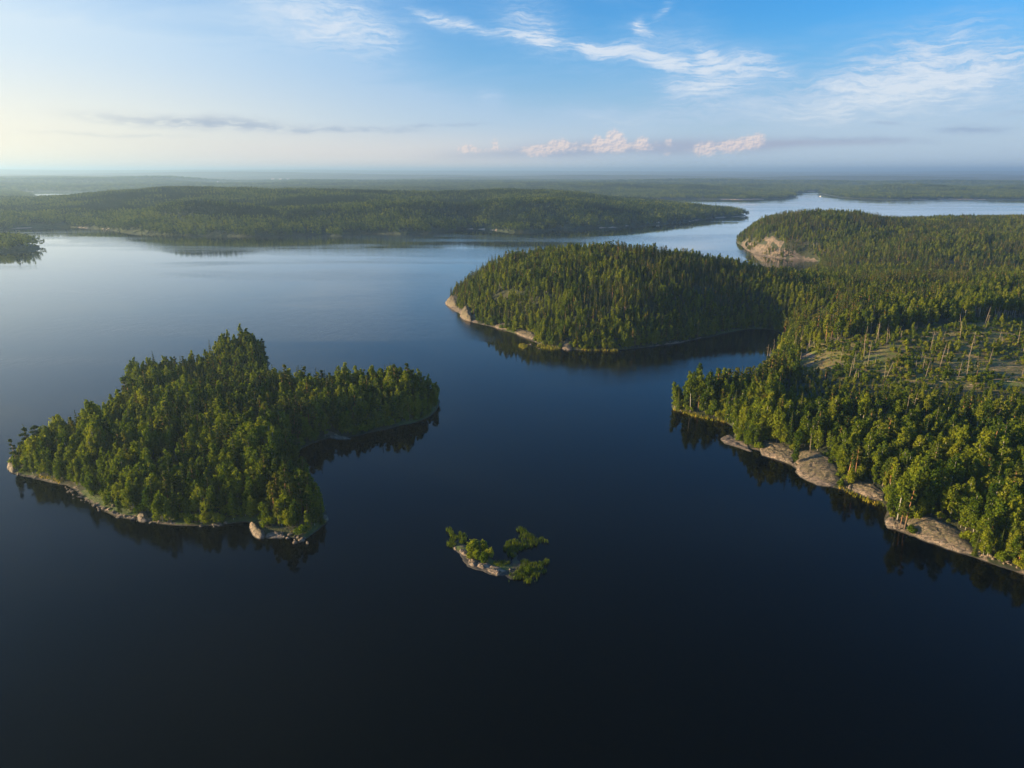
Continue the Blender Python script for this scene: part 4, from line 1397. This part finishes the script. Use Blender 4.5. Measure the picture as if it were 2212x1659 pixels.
def groves(name, label, x, y, z, nrm, rng, dens_seed):
    n = fbm(x / 150, y / 110, 3, dens_seed) + 0.16 * sstep(z, 34, 8)  # sunlit front slopes put into the mix as more bright birch low down
    k = np.where(n < 0.42, rng.integers(0, 2, len(x)), np.where(n < 0.56, rng.integers(2, 4, len(x)), rng.integers(4, 6, len(x))))
    s = rng.uniform(0.85, 1.15, len(x))
    rz = rng.uniform(0, 6.28, len(x))
    scatter(name, np.stack([x, y, z], 1), np.stack([nrm[0], nrm[1], rz * 0], 1), np.stack([s, s, s], 1), k, GN_GROVE, label)


rng = np.random.default_rng(99)
x, y = jitter_grid(-2300, 1000, 1100, 3050, 19.0, rng)
sd = L3.look(L3.sd, x, y)
z = L3.look(L3.Z, x, y)
px_, py_, f = project(x, y, z)
ok = (sd > 5) & (px_ > -120) & (px_ < 2350) & (y < 1500 + 0.0 * x + 1150)
x, y, z = x[ok], y[ok], z[ok]
dzx = (L3.look(L3.Z, x + 9, y) - L3.look(L3.Z, x - 9, y)) / 18
dzy = (L3.look(L3.Z, x, y + 9) - L3.look(L3.Z, x, y - 9)) / 18
groves('ridge_woods', 'unbroken forest on the long ridge across the lake', x, y, z, (np.arctan(dzy), -np.arctan(dzx)), rng, 121)

# far woods on the hills
from math import log
ii = np.arange(len(rr)); jj = np.arange(len(az_))
def far_look(A, x, y):
    r_ = np.hypot(x, y); a_ = np.arctan2(x, y)
    fi = np.log(r_ / 3000) / math.log(34000 / 3000) * (len(rr) - 1)
    fj = (a_ - az_[0]) / (az_[1] - az_[0])
    i = np.clip(fi.astype(int), 0, len(rr) - 2); j = np.clip(fj.astype(int), 0, len(az_) - 2)
    u = np.clip(fi - i, 0, 1); v = np.clip(fj - j, 0, 1)
    return (A[i, j] * (1 - u) + A[i + 1, j] * u) * (1 - v) + (A[i, j + 1] * (1 - u) + A[i + 1, j + 1] * u) * v


px0 = []
for (r0, r1, st) in ((3050, 5200, 27.0), (5200, 8500, 46.0)):
    x, y = jitter_grid(-r1 * .85, r1 * .85, r0 * .7, r1, st, rng)
    r_ = np.hypot(x, y)
    ok = (r_ > r0) & (r_ < r1) & (np.abs(np.arctan2(x, y)) < R(38))
    x, y = x[ok], y[ok]
    s_ = far_look(sdl, x, y); z = far_look(ZF, x, y)
    ok = (s_ > 6) & (z > 0.3)
    px0.append(np.stack([x[ok], y[ok], z[ok]], 1))
FP = np.concatenate(px0)
groves('far_woods', 'hazy forest mass on the hills beyond the lake', FP[:, 0], FP[:, 1], FP[:, 2], (np.zeros(len(FP)), np.zeros(len(FP))), rng, 131)

# ------------------------------------------------------------------ small islet: ground, bushes, reeds
ISLET = [c8((345, 340), (430, 345), (500, 400), (640, 400), (640, 520), (720, 600), (960, 640), (1050, 800), (1250, 790), (1250, 700), (1170, 600), (1290, 490), (1400, 470), (1400, 370),
            (1500, 350), (1600, 430), (1700, 450), (1790, 500), (1700, 540), (1500, 590), (1400, 640), (1420, 760), (1560, 790), (1700, 800), (1800, 760), (1760, 870), (1780, 950), (1620, 1060),
            (1560, 1120), (1480, 1120), (1440, 1040), (1380, 1060), (1220, 1080), (1190, 1020), (1100, 990), (900, 905), (700, 860), (640, 820), (660, 730), (540, 660), (440, 590), (350, 560), (400, 480), (380, 400))]
ip = [G(*p) for p in ISLET[0]]
P = np.array(ip)
lo, hi = P.min(0) - 3, P.max(0) + 3
xs = np.arange(lo[0], hi[0], .5); ys = np.arange(lo[1], hi[1], .5)
X, Y = np.meshgrid(xs, ys)
LI = type('L', (), {})()
sd = sdf(X, Y, ip)
Z = np.where(sd > 0, 0.25 * np.clip(sd / 1.5, 0, 1) + (fbm(X, Y, 3, 5) - .5) * .25, np.maximum(sd * .4, -1.5))
spine = [G(*p) for p in c8((450, 620), (640, 600), (900, 760), (1240, 910))]
for s_ in range(3):
    a_, b_ = spine[s_], spine[s_ + 1]
    for t_ in (0.2, .5, .8):
        Z += np.where(sd > 0, gauss(X, Y, a_[0] * (1 - t_) + b_[0] * t_, a_[1] * (1 - t_) + b_[1] * t_, 1.2, 1.2, .35), 0)
Cc = np.zeros(X.shape + (3,)); Cc[..., 2] = 1
Z = np.where(sd > 0, Z - 0.18, Z)
tagged(grid_mesh('islet_ground', X, Y, Z, M_GROUND, Cc, sd < -1.5), 'marshy ground of the tiny islet', kind='structure')

for (cx_, cy_, s_, lab) in [(730, 600, 1.55, 'big yellow-green bush over the rocks at the islet\'s middle'), (870, 590, 1.35, 'bright bush just right of the islet\'s big one'),
                            (880, 740, 1.15, 'lower front bush above the islet\'s pale dome'), (970, 680, 1.2, 'dark shaded bush at the right of the islet\'s thicket'),
                            (680, 690, .8, 'small bush against the islet\'s tilted rock'), (780, 700, 1.1, 'dense round bush in the islet\'s thicket'),
                            (580, 470, .7, 'reddish low bush among the left reeds of the islet'), (1520, 900, .75, 'dull brownish bush in the islet\'s right-hand reeds')]:
    q = c8((cx_, cy_ + 60))[0]
    gx, gy = G(*q)
    e = bpy.data.objects.new('bush', None); COL.objects.link(e)
    e.location = (gx, gy, 0.2); e.scale = (s_ * .9, s_ * .9, s_ * 1.05); e.rotation_euler = (0, 0, random.uniform(0, 6))
    tagged(e, lab, 'bush', 'bushes on the tiny islet')
    md = HI['bush'][random.randrange(4)]
    c_ = bpy.data.objects.new('foliage', md['crown']); COL.objects.link(c_); c_.parent = e
    t2 = bpy.data.objects.new('stems', md['trunk']); COL.objects.link(t2); t2.parent = e


def reeds(name, label, polys, hgt, dens, seed, zf=lambda x, y: 0.0):
    rng = np.random.default_rng(seed)
    V = []; F = []
    for poly in polys:
        w_ = [G(*p) for p in poly]
        P = np.array(w_)
        lo, hi = P.min(0), P.max(0)
        n = int((hi[0] - lo[0]) * (hi[1] - lo[1]) * dens)
        x = rng.uniform(lo[0], hi[0], n); y = rng.uniform(lo[1], hi[1], n)
        edge = sdf(x, y, smooth_poly(w_)) + (fbm(x / 1.7, y / 1.7, 3, seed) - .5) * 2.6
        ok = (edge > 0.15) & (fbm(x / 1.3, y / 1.3, 2, seed + 9) > 0.36)
        x, y = x[ok], y[ok]
        hh = hgt * (0.55 + 0.7 * fbm(x / 2.2, y / 2.2, 2, seed + 4)) * rng.uniform(.6, 1.15, len(x))
        for a_, b_, h in zip(x, y, hh):
            th = rng.uniform(0, 3.14); w = rng.uniform(.05, .17) * hgt / 1.6
            lx, ly = rng.normal(0, .14, 2) * h
            i = len(V)
            c_, s_ = math.cos(th) * w, math.sin(th) * w
            V += [(a_ - c_, b_ - s_, -.1), (a_ + c_, b_ + s_, -.1), (a_ + lx * .5 + c_ * .8, b_ + ly * .5 + s_ * .8, h * .6), (a_ + lx * .5 - c_ * .8, b_ + ly * .5 - s_ * .8, h * .6), (a_ + lx, b_ + ly, h)]
            F += [(i, i + 1, i + 2, i + 3), (i + 3, i + 2, i + 4)]
    o = link(name, mesh_from(name, V, F, [M_REED]))
    return tagged(o, label, kind='stuff')


reeds('reeds', 'green and straw-coloured reeds around the tiny islet',
      [c8((335, 335), (375, 318), (440, 345), (500, 410), (515, 480), (480, 540), (430, 615), (395, 585), (340, 570), (350, 520), (410, 470), (400, 390), (345, 375)),
       c8((490, 360), (570, 360), (650, 380), (640, 470), (625, 530), (560, 540), (500, 450)),
       c8((1000, 810), (1120, 790), (1250, 780), (1260, 860), (1160, 885), (1060, 850)),
       c8((1355, 310), (1400, 305), (1480, 335), (1600, 420), (1700, 440), (1810, 500), (1780, 518), (1700, 505), (1690, 555), (1560, 580), (1400, 640), (1440, 700), (1300, 740), (1210, 700), (1160, 590), (1160, 560), (1300, 480), (1400, 500), (1390, 400), (1400, 370)),
       c8((1190, 1010), (1320, 960), (1320, 880), (1440, 860), (1400, 780), (1500, 775), (1620, 815), (1740, 800), (1790, 735), (1860, 805), (1760, 860), (1795, 950), (1700, 1000), (1610, 1090), (1560, 1130), (1475, 1130), (1440, 1040), (1380, 1060), (1220, 1090))],
      1.25, 16, 5)
reeds('reeds', 'pale green reed beds in the near island\'s notch and cove',
      [c7((700, 490), (760, 475), (850, 470), (850, 500), (760, 520), (705, 510)), c7((800, 420), (850, 370), (940, 365), (940, 400), (860, 460), (800, 440)),
       c7((240, 960), (400, 975), (405, 1020), (300, 995), (235, 980)), c7((1790, 1330), (1880, 1325), (1960, 1290), (2010, 1260), (2040, 1230), (1900, 1270), (1790, 1300))],
      1.3, 9, 7)
reeds('reeds', 'reed beds along the right bank and round headland shore',
      [c4((545, 660), (590, 655), (610, 670), (590, 688), (560, 680)), c4((650, 665), (700, 650), (800, 660), (800, 688), (740, 690), (680, 682)), c4((900, 660), (1000, 690), (1150, 690), (1110, 700), (960, 695), (880, 690)),
       c6((180, 290), (300, 315), (420, 350), (540, 372), (520, 378), (380, 355), (200, 305)), c6((1150, 735), (1210, 770), (1300, 810), (1400, 840), (1450, 860), (1380, 860), (1260, 815), (1140, 755))],
      1.6, 4, 9)

# ------------------------------------------------------------------ boulders
def boulder_mesh(rng):
    me = bpy.data.meshes.new('boulder')
    import bmesh
    bm = bmesh.new()
    bmesh.ops.create_icosphere(bm, subdivisions=2, radius=1.0)
    k = rng.uniform(.6, 1.2, 3)
    planes = [(Vector(rng.normal(size=3)).normalized(), rng.uniform(.55, .85)) for _ in range(7)]
    for v in bm.verts:
        for n_, d_ in planes:
            t_ = v.co.dot(n_)
            if t_ > d_: v.co -= n_ * (t_ - d_) * .9
        v.co += Vector(rng.normal(size=3)) * .035
        v.co = Vector((v.co.x * k[0], v.co.y * k[1], v.co.z * k[2] * .8))
    bm.to_mesh(me); bm.free()
    me.materials.append(M_ROCK)
    return me


rb = np.random.default_rng(31)
BM = [boulder_mesh(rb) for _ in range(6)]
LINES = [(c7((60, 930), (130, 965), (240, 985)), 14, .7, 'below the near island\'s west tip', 'grey'),
         (c7((400, 1035), (470, 1090), (560, 1140), (660, 1185)), 34, .8, 'on the stony south-west beach', 'pale'),
         (c7((660, 1180), (740, 1215), (850, 1235), (940, 1250), (1070, 1258)), 40, .75, 'on the south beach by the reddish boulder', 'tan'),
         (c7((1160, 1245), (1250, 1262), (1340, 1268), (1400, 1255)), 14, 1.2, 'at the dark end of the south beach', 'sunlit'),
         (c7((1790, 1345), (1830, 1362), (1885, 1380)), 8, 1.25, 'in the chain off the island\'s point', 'pale'),
         (c7((1700, 1330), (1780, 1335)), 6, .8, 'linking the grey shelf to the broken chain', 'small'),
         (c6((1120, 700), (1160, 730), (1230, 765)), 14, .9, 'in the gravel right of the broad rock shelf', 'grey'),
         (c6((1490, 985), (1540, 992), (1580, 1010)), 9, .9, 'between the dark ledge and the largest slab', 'rounded'),
         (c6((1950, 1135), (2050, 1170), (2180, 1215)), 22, .8, 'on the waterline right of the largest slab', 'brown'),
         (c6((200, 290), (260, 308), (400, 340)), 10, .9, 'at the water below the promontory tip', 'tan'),
         (c8((915, 915), (960, 945), (1010, 960)), 7, .35, 'under the islet\'s pale dome', 'white'),
         (c8((1240, 890), (1290, 940)), 4, .5, 'at the right end of the islet\'s stone spine', 'grey'),
         (c4((600, 655), (640, 668), (690, 690)), 6, 1.0, 'beside the reeds off the round headland', 'low'),
         (c7((630, 500), (636, 503)), 1, .6, 'alone in the water off the reedy notch', 'white')]
def nth(j, n):
    if j == 0: return 'leftmost'
    if j == n - 1: return 'rightmost'
    w1_ = ['first', 'second', 'third', 'fourth', 'fifth', 'sixth', 'seventh', 'eighth', 'ninth', 'tenth', 'eleventh', 'twelfth', 'thirteenth', 'fourteenth', 'fifteenth',
           'sixteenth', 'seventeenth', 'eighteenth', 'nineteenth', 'twentieth']
    if j < 20 and j <= n // 2: return w1_[j] + ' from left,'
    return w1_[n - 1 - j] + ' from right,'


for li, (ln, n, s0, txt, adj) in enumerate(LINES):
    pts = [G(*p) for p in ln]
    for j in range(n):
        t_ = (j + random.uniform(.25, .75)) / n * (len(pts) - 1)
        i0 = min(int(t_), len(pts) - 2); u = t_ - i0
        x = pts[i0][0] * (1 - u) + pts[i0 + 1][0] * u + random.gauss(0, s0 * .9)
        y = pts[i0][1] * (1 - u) + pts[i0 + 1][1] * u + random.gauss(0, s0 * .9) + .5
        s = s0 * random.choice((.45, .55, .65, .8, 1.1))
        zz = 0.0
        if ln[0][0] < 760: zz = float(max(L1.look(L1.Z, np.array([x]), np.array([y]))[0], 0))
        elif ln[0][0] > 1380: zz = float(max(L2.look(L2.Z, np.array([x]), np.array([y]))[0], 0))
        o = link('boulder', BM[j % len(BM)], None, (x, y, min(zz, 1.5) + s * .12))
        o.scale = (s, s, s); o.rotation_euler = (random.uniform(-.3, .3), random.uniform(-.3, .3), random.uniform(0, 6.28))
        sz = 'big ' if s > s0 * .95 else 'small ' if s < s0 * .65 else ''
        tagged(o, ('%s %s%s boulder %s' % (nth(j, n) if n > 1 else 'single', sz, adj, txt)).replace('small small', 'small'), 'boulder', 'boulders ' + txt)

# ------------------------------------------------------------------ windfall logs and brush in the clearing
rl = np.random.default_rng(41)
V, F = [], []
x, y = jitter_grid(150, 640, 330, 560, 3.2, rl)
z = L2.look(L2.Z, x, y)
bx, by, f = project(x, y, z)
ok = in_poly(bx, by, CLEARING) & (rl.random(len(x)) < .6)
parts = []
for a_, b_, c_ in zip(x[ok], y[ok], z[ok]):
    th = rl.normal(0.35, .7); L_ = rl.uniform(1.5, 6.5); e_ = rl.uniform(.1, .5)
    dx, dy = math.cos(th) * L_ / 2, math.sin(th) * L_ / 2
    parts.append(tube([(a_ - dx, b_ - dy, c_ + .25), (a_ + dx, b_ + dy, c_ + .25 + e_)], [rl.uniform(.07, .17), .04], 3))
V, F = join(parts)
tagged(link('fallen_branches', mesh_from('fallen_branches', V, F, [M_DB])), 'grey and tan windfall littering the brown clearing', kind='stuff')
rt = np.random.default_rng(43)
for j, (px_, py_, th, L_) in enumerate([(1915, 762, .9, 14), (1780, 775, .2, 12), (1700, 790, .3, 10), (2080, 800, .1, 12), (2150, 820, -.2, 14), (1985, 752, .1, 10), (1830, 745, .3, 11), (2010, 735, .5, 12), (1975, 955, .8, 15), (2040, 930, .7, 13)]):
    gx, gy = G(px_, py_, 12)
    zz = float(L2.look(L2.Z, np.array([gx]), np.array([gy]))[0])
    Vt, Ft = tube([(-L_ / 2, 0, 0), (0, .1, .2), (L_ / 2, 0, .5)], [.24, .18, .07], 6)
    o = link('fallen_trunk', mesh_from('fallen_trunk', Vt, Ft, [M_DB]), None, (gx, gy, zz + .5))
    o.rotation_euler = (0, -.08, th)
    lm = LANDMARK[int(np.argmin((((LMP - np.array([px_, py_])) * np.array([1, 1.6])) ** 2).sum(1)))][1]
    tagged(o, '%s pale fallen trunk lying by %s' % (['long', 'short', 'thin', 'straight', 'slanting', 'weathered', 'grey', 'tilted', 'leaning', 'thick'][j], lm), 'fallen trunk', 'fallen trunks on the right bank')

# ------------------------------------------------------------------ far houses and a boat
def house(px_, py_, s, roof, label, group='white houses far across the water'):
    gx, gy = G(px_, py_, 3)
    if gy > 3000:
        zz = float(far_look(ZF, np.array([gx]), np.array([gy]))[0])
    else:
        zz = float(L3.look(L3.Z, np.array([gx]), np.array([gy]))[0])
    e = bpy.data.objects.new('house', None); COL.objects.link(e); e.location = (gx, gy, max(zz, .5)); e.rotation_euler = (0, 0, random.uniform(-.4, .4))
    tagged(e, label, 'house', group)
    w, d, h = 9 * s, 6 * s, 5 * s
    V = [(-w, -d, -1), (w, -d, -1), (w, d, -1), (-w, d, -1), (-w, -d, h), (w, -d, h), (w, d, h), (-w, d, h)]
    F = [(0, 1, 5, 4), (1, 2, 6, 5), (2, 3, 7, 6), (3, 0, 4, 7)]
    link('wall', mesh_from('wall', V, F, [M_WALL]), e)
    V = [(-w - .6, -d - .6, h), (w + .6, -d - .6, h), (w + .6, d + .6, h), (-w - .6, d + .6, h), (-w - .6, 0, h + 3 * s), (w + .6, 0, h + 3 * s)]
    F = [(0, 1, 5, 4), (3, 4, 5, 2), (0, 4, 3), (1, 2, 5), (0, 3, 2, 1)]
    link('roof', mesh_from('roof', V, F, [roof]), e)
    V = []; F = []
    for k in range(3):
        x0 = -w * .65 + k * w * .65 - .6 * s; i = len(V)
        V += [(x0, -d - .06, 1.6 * s), (x0 + 1.2 * s, -d - .06, 1.6 * s), (x0 + 1.2 * s, -d - .06, 3.2 * s), (x0, -d - .06, 3.2 * s)]
        F.append((i, i + 1, i + 2, i + 3))
        wo = link('window', mesh_from('window', V[i:], [(0, 1, 2, 3)], [M_ROOF]), e)


house(5, 487, .55, M_ROOFRED, 'small white house at the left frame edge under the ridge')
house(36, 486, .45, M_ROOF, 'white house behind the left bay\'s shore')
house(228, 489, .5, M_ROOF, 'tiny boathouse where the left bay ends')
house(1421, 481, .4, M_ROOF, 'lone white cabin on the ridge\'s right point')
for j, (a_, b_) in enumerate([(388, 390.2), (404, 389.8), (417, 389.6), (430, 389.9), (472, 396), (590, 390), (606, 389.7), (622, 389.6)]):
    house(a_, b_, 1.9, [M_ROOF, M_ROOFRED][j % 2], '%s house of the far hazy lakeside village' % ['leftmost', 'second', 'third', 'fourth', 'lakeshore', 'sixth', 'seventh', 'rightmost'][j], 'houses of the far village')

bxp = G(1772, 424)
be = bpy.data.objects.new('motorboat', None); COL.objects.link(be); be.location = (bxp[0], bxp[1], .1); be.rotation_euler = (0, 0, 2.2)
tagged(be, 'tiny white motorboat in the mouth of the far channel', 'boat')
V = [(-4.5, -1.4, .9), (-4.5, 1.4, .9), (1.5, 1.5, 1.0), (1.5, -1.5, 1.0), (5.2, 0, 1.3), (-4.3, -1, -.3), (-4.3, 1, -.3), (1.5, 1, -.3), (1.5, -1, -.3), (4.2, 0, -.1)]
F = [(0, 3, 2, 1), (3, 4, 2), (0, 5, 8, 3), (3, 8, 9, 4), (1, 2, 7, 6), (2, 4, 9, 7), (0, 1, 6, 5), (5, 6, 7, 8), (8, 7, 9)]
link('hull', mesh_from('hull', V, F, [M_WALL]), be)
V = [(-1.8, -1, .95), (1.6, -1, .95), (1.6, 1, .95), (-1.8, 1, .95), (-1.6, -.85, 2.3), (1, -.85, 2.3), (1, .85, 2.3), (-1.6, .85, 2.3)]
link('cabin', mesh_from('cabin', V, [(0, 1, 5, 4), (1, 2, 6, 5), (2, 3, 7, 6), (3, 0, 4, 7), (4, 5, 6, 7)], [M_WALL]), be)
print('trees', len(TREES), 'chosen', len(chosen), 'dead', len(DEAD), 'groves', len(FP))

# ---- one label, one thing: where two still read alike, add their order along the view
ONES = ['first', 'second', 'third', 'fourth', 'fifth', 'sixth', 'seventh', 'eighth', 'ninth', 'tenth', 'eleventh', 'twelfth', 'thirteenth', 'fourteenth', 'fifteenth',
        'sixteenth', 'seventeenth', 'eighteenth', 'nineteenth', 'twentieth']
ONES += ['twenty-' + w for w in ONES[:9]] + ['thirtieth'] + ['thirty-' + w for w in ONES[:9]]
for rounds in range(1):
    same = {}
    for o in SC.objects:
        if o.parent is None and o.get('category') and o.get('label'):
            same.setdefault(o['label'], []).append(o)
    for l_, v_ in same.items():
        if len(v_) < 2: continue
        v_.sort(key=lambda o: o.location.x / max(o.location.y, 1))
        n = len(v_)
        for k, o in enumerate(v_):
            if n == 2: pre = ('left', 'right')[k]
            elif k == 0: pre = 'leftmost'
            elif k == n - 1: pre = 'rightmost'
            elif k <= n // 2: pre = ONES[min(k, 38)] + ' from left,'
            else: pre = ONES[min(n - 1 - k, 38)] + ' from right,'
            w = (pre + ' ' + l_)
            if len(w.split()) > 16: w = w.replace('the near island\'s', 'the island\'s').replace('bare-stemmed ', '').replace('middling ', '').replace('very ', '')
            if len(w.split()) > 16: w = ','.join(w.split(',')[:-1])
            o['label'] = ' '.join(w.split()[:16]).rstrip(',')
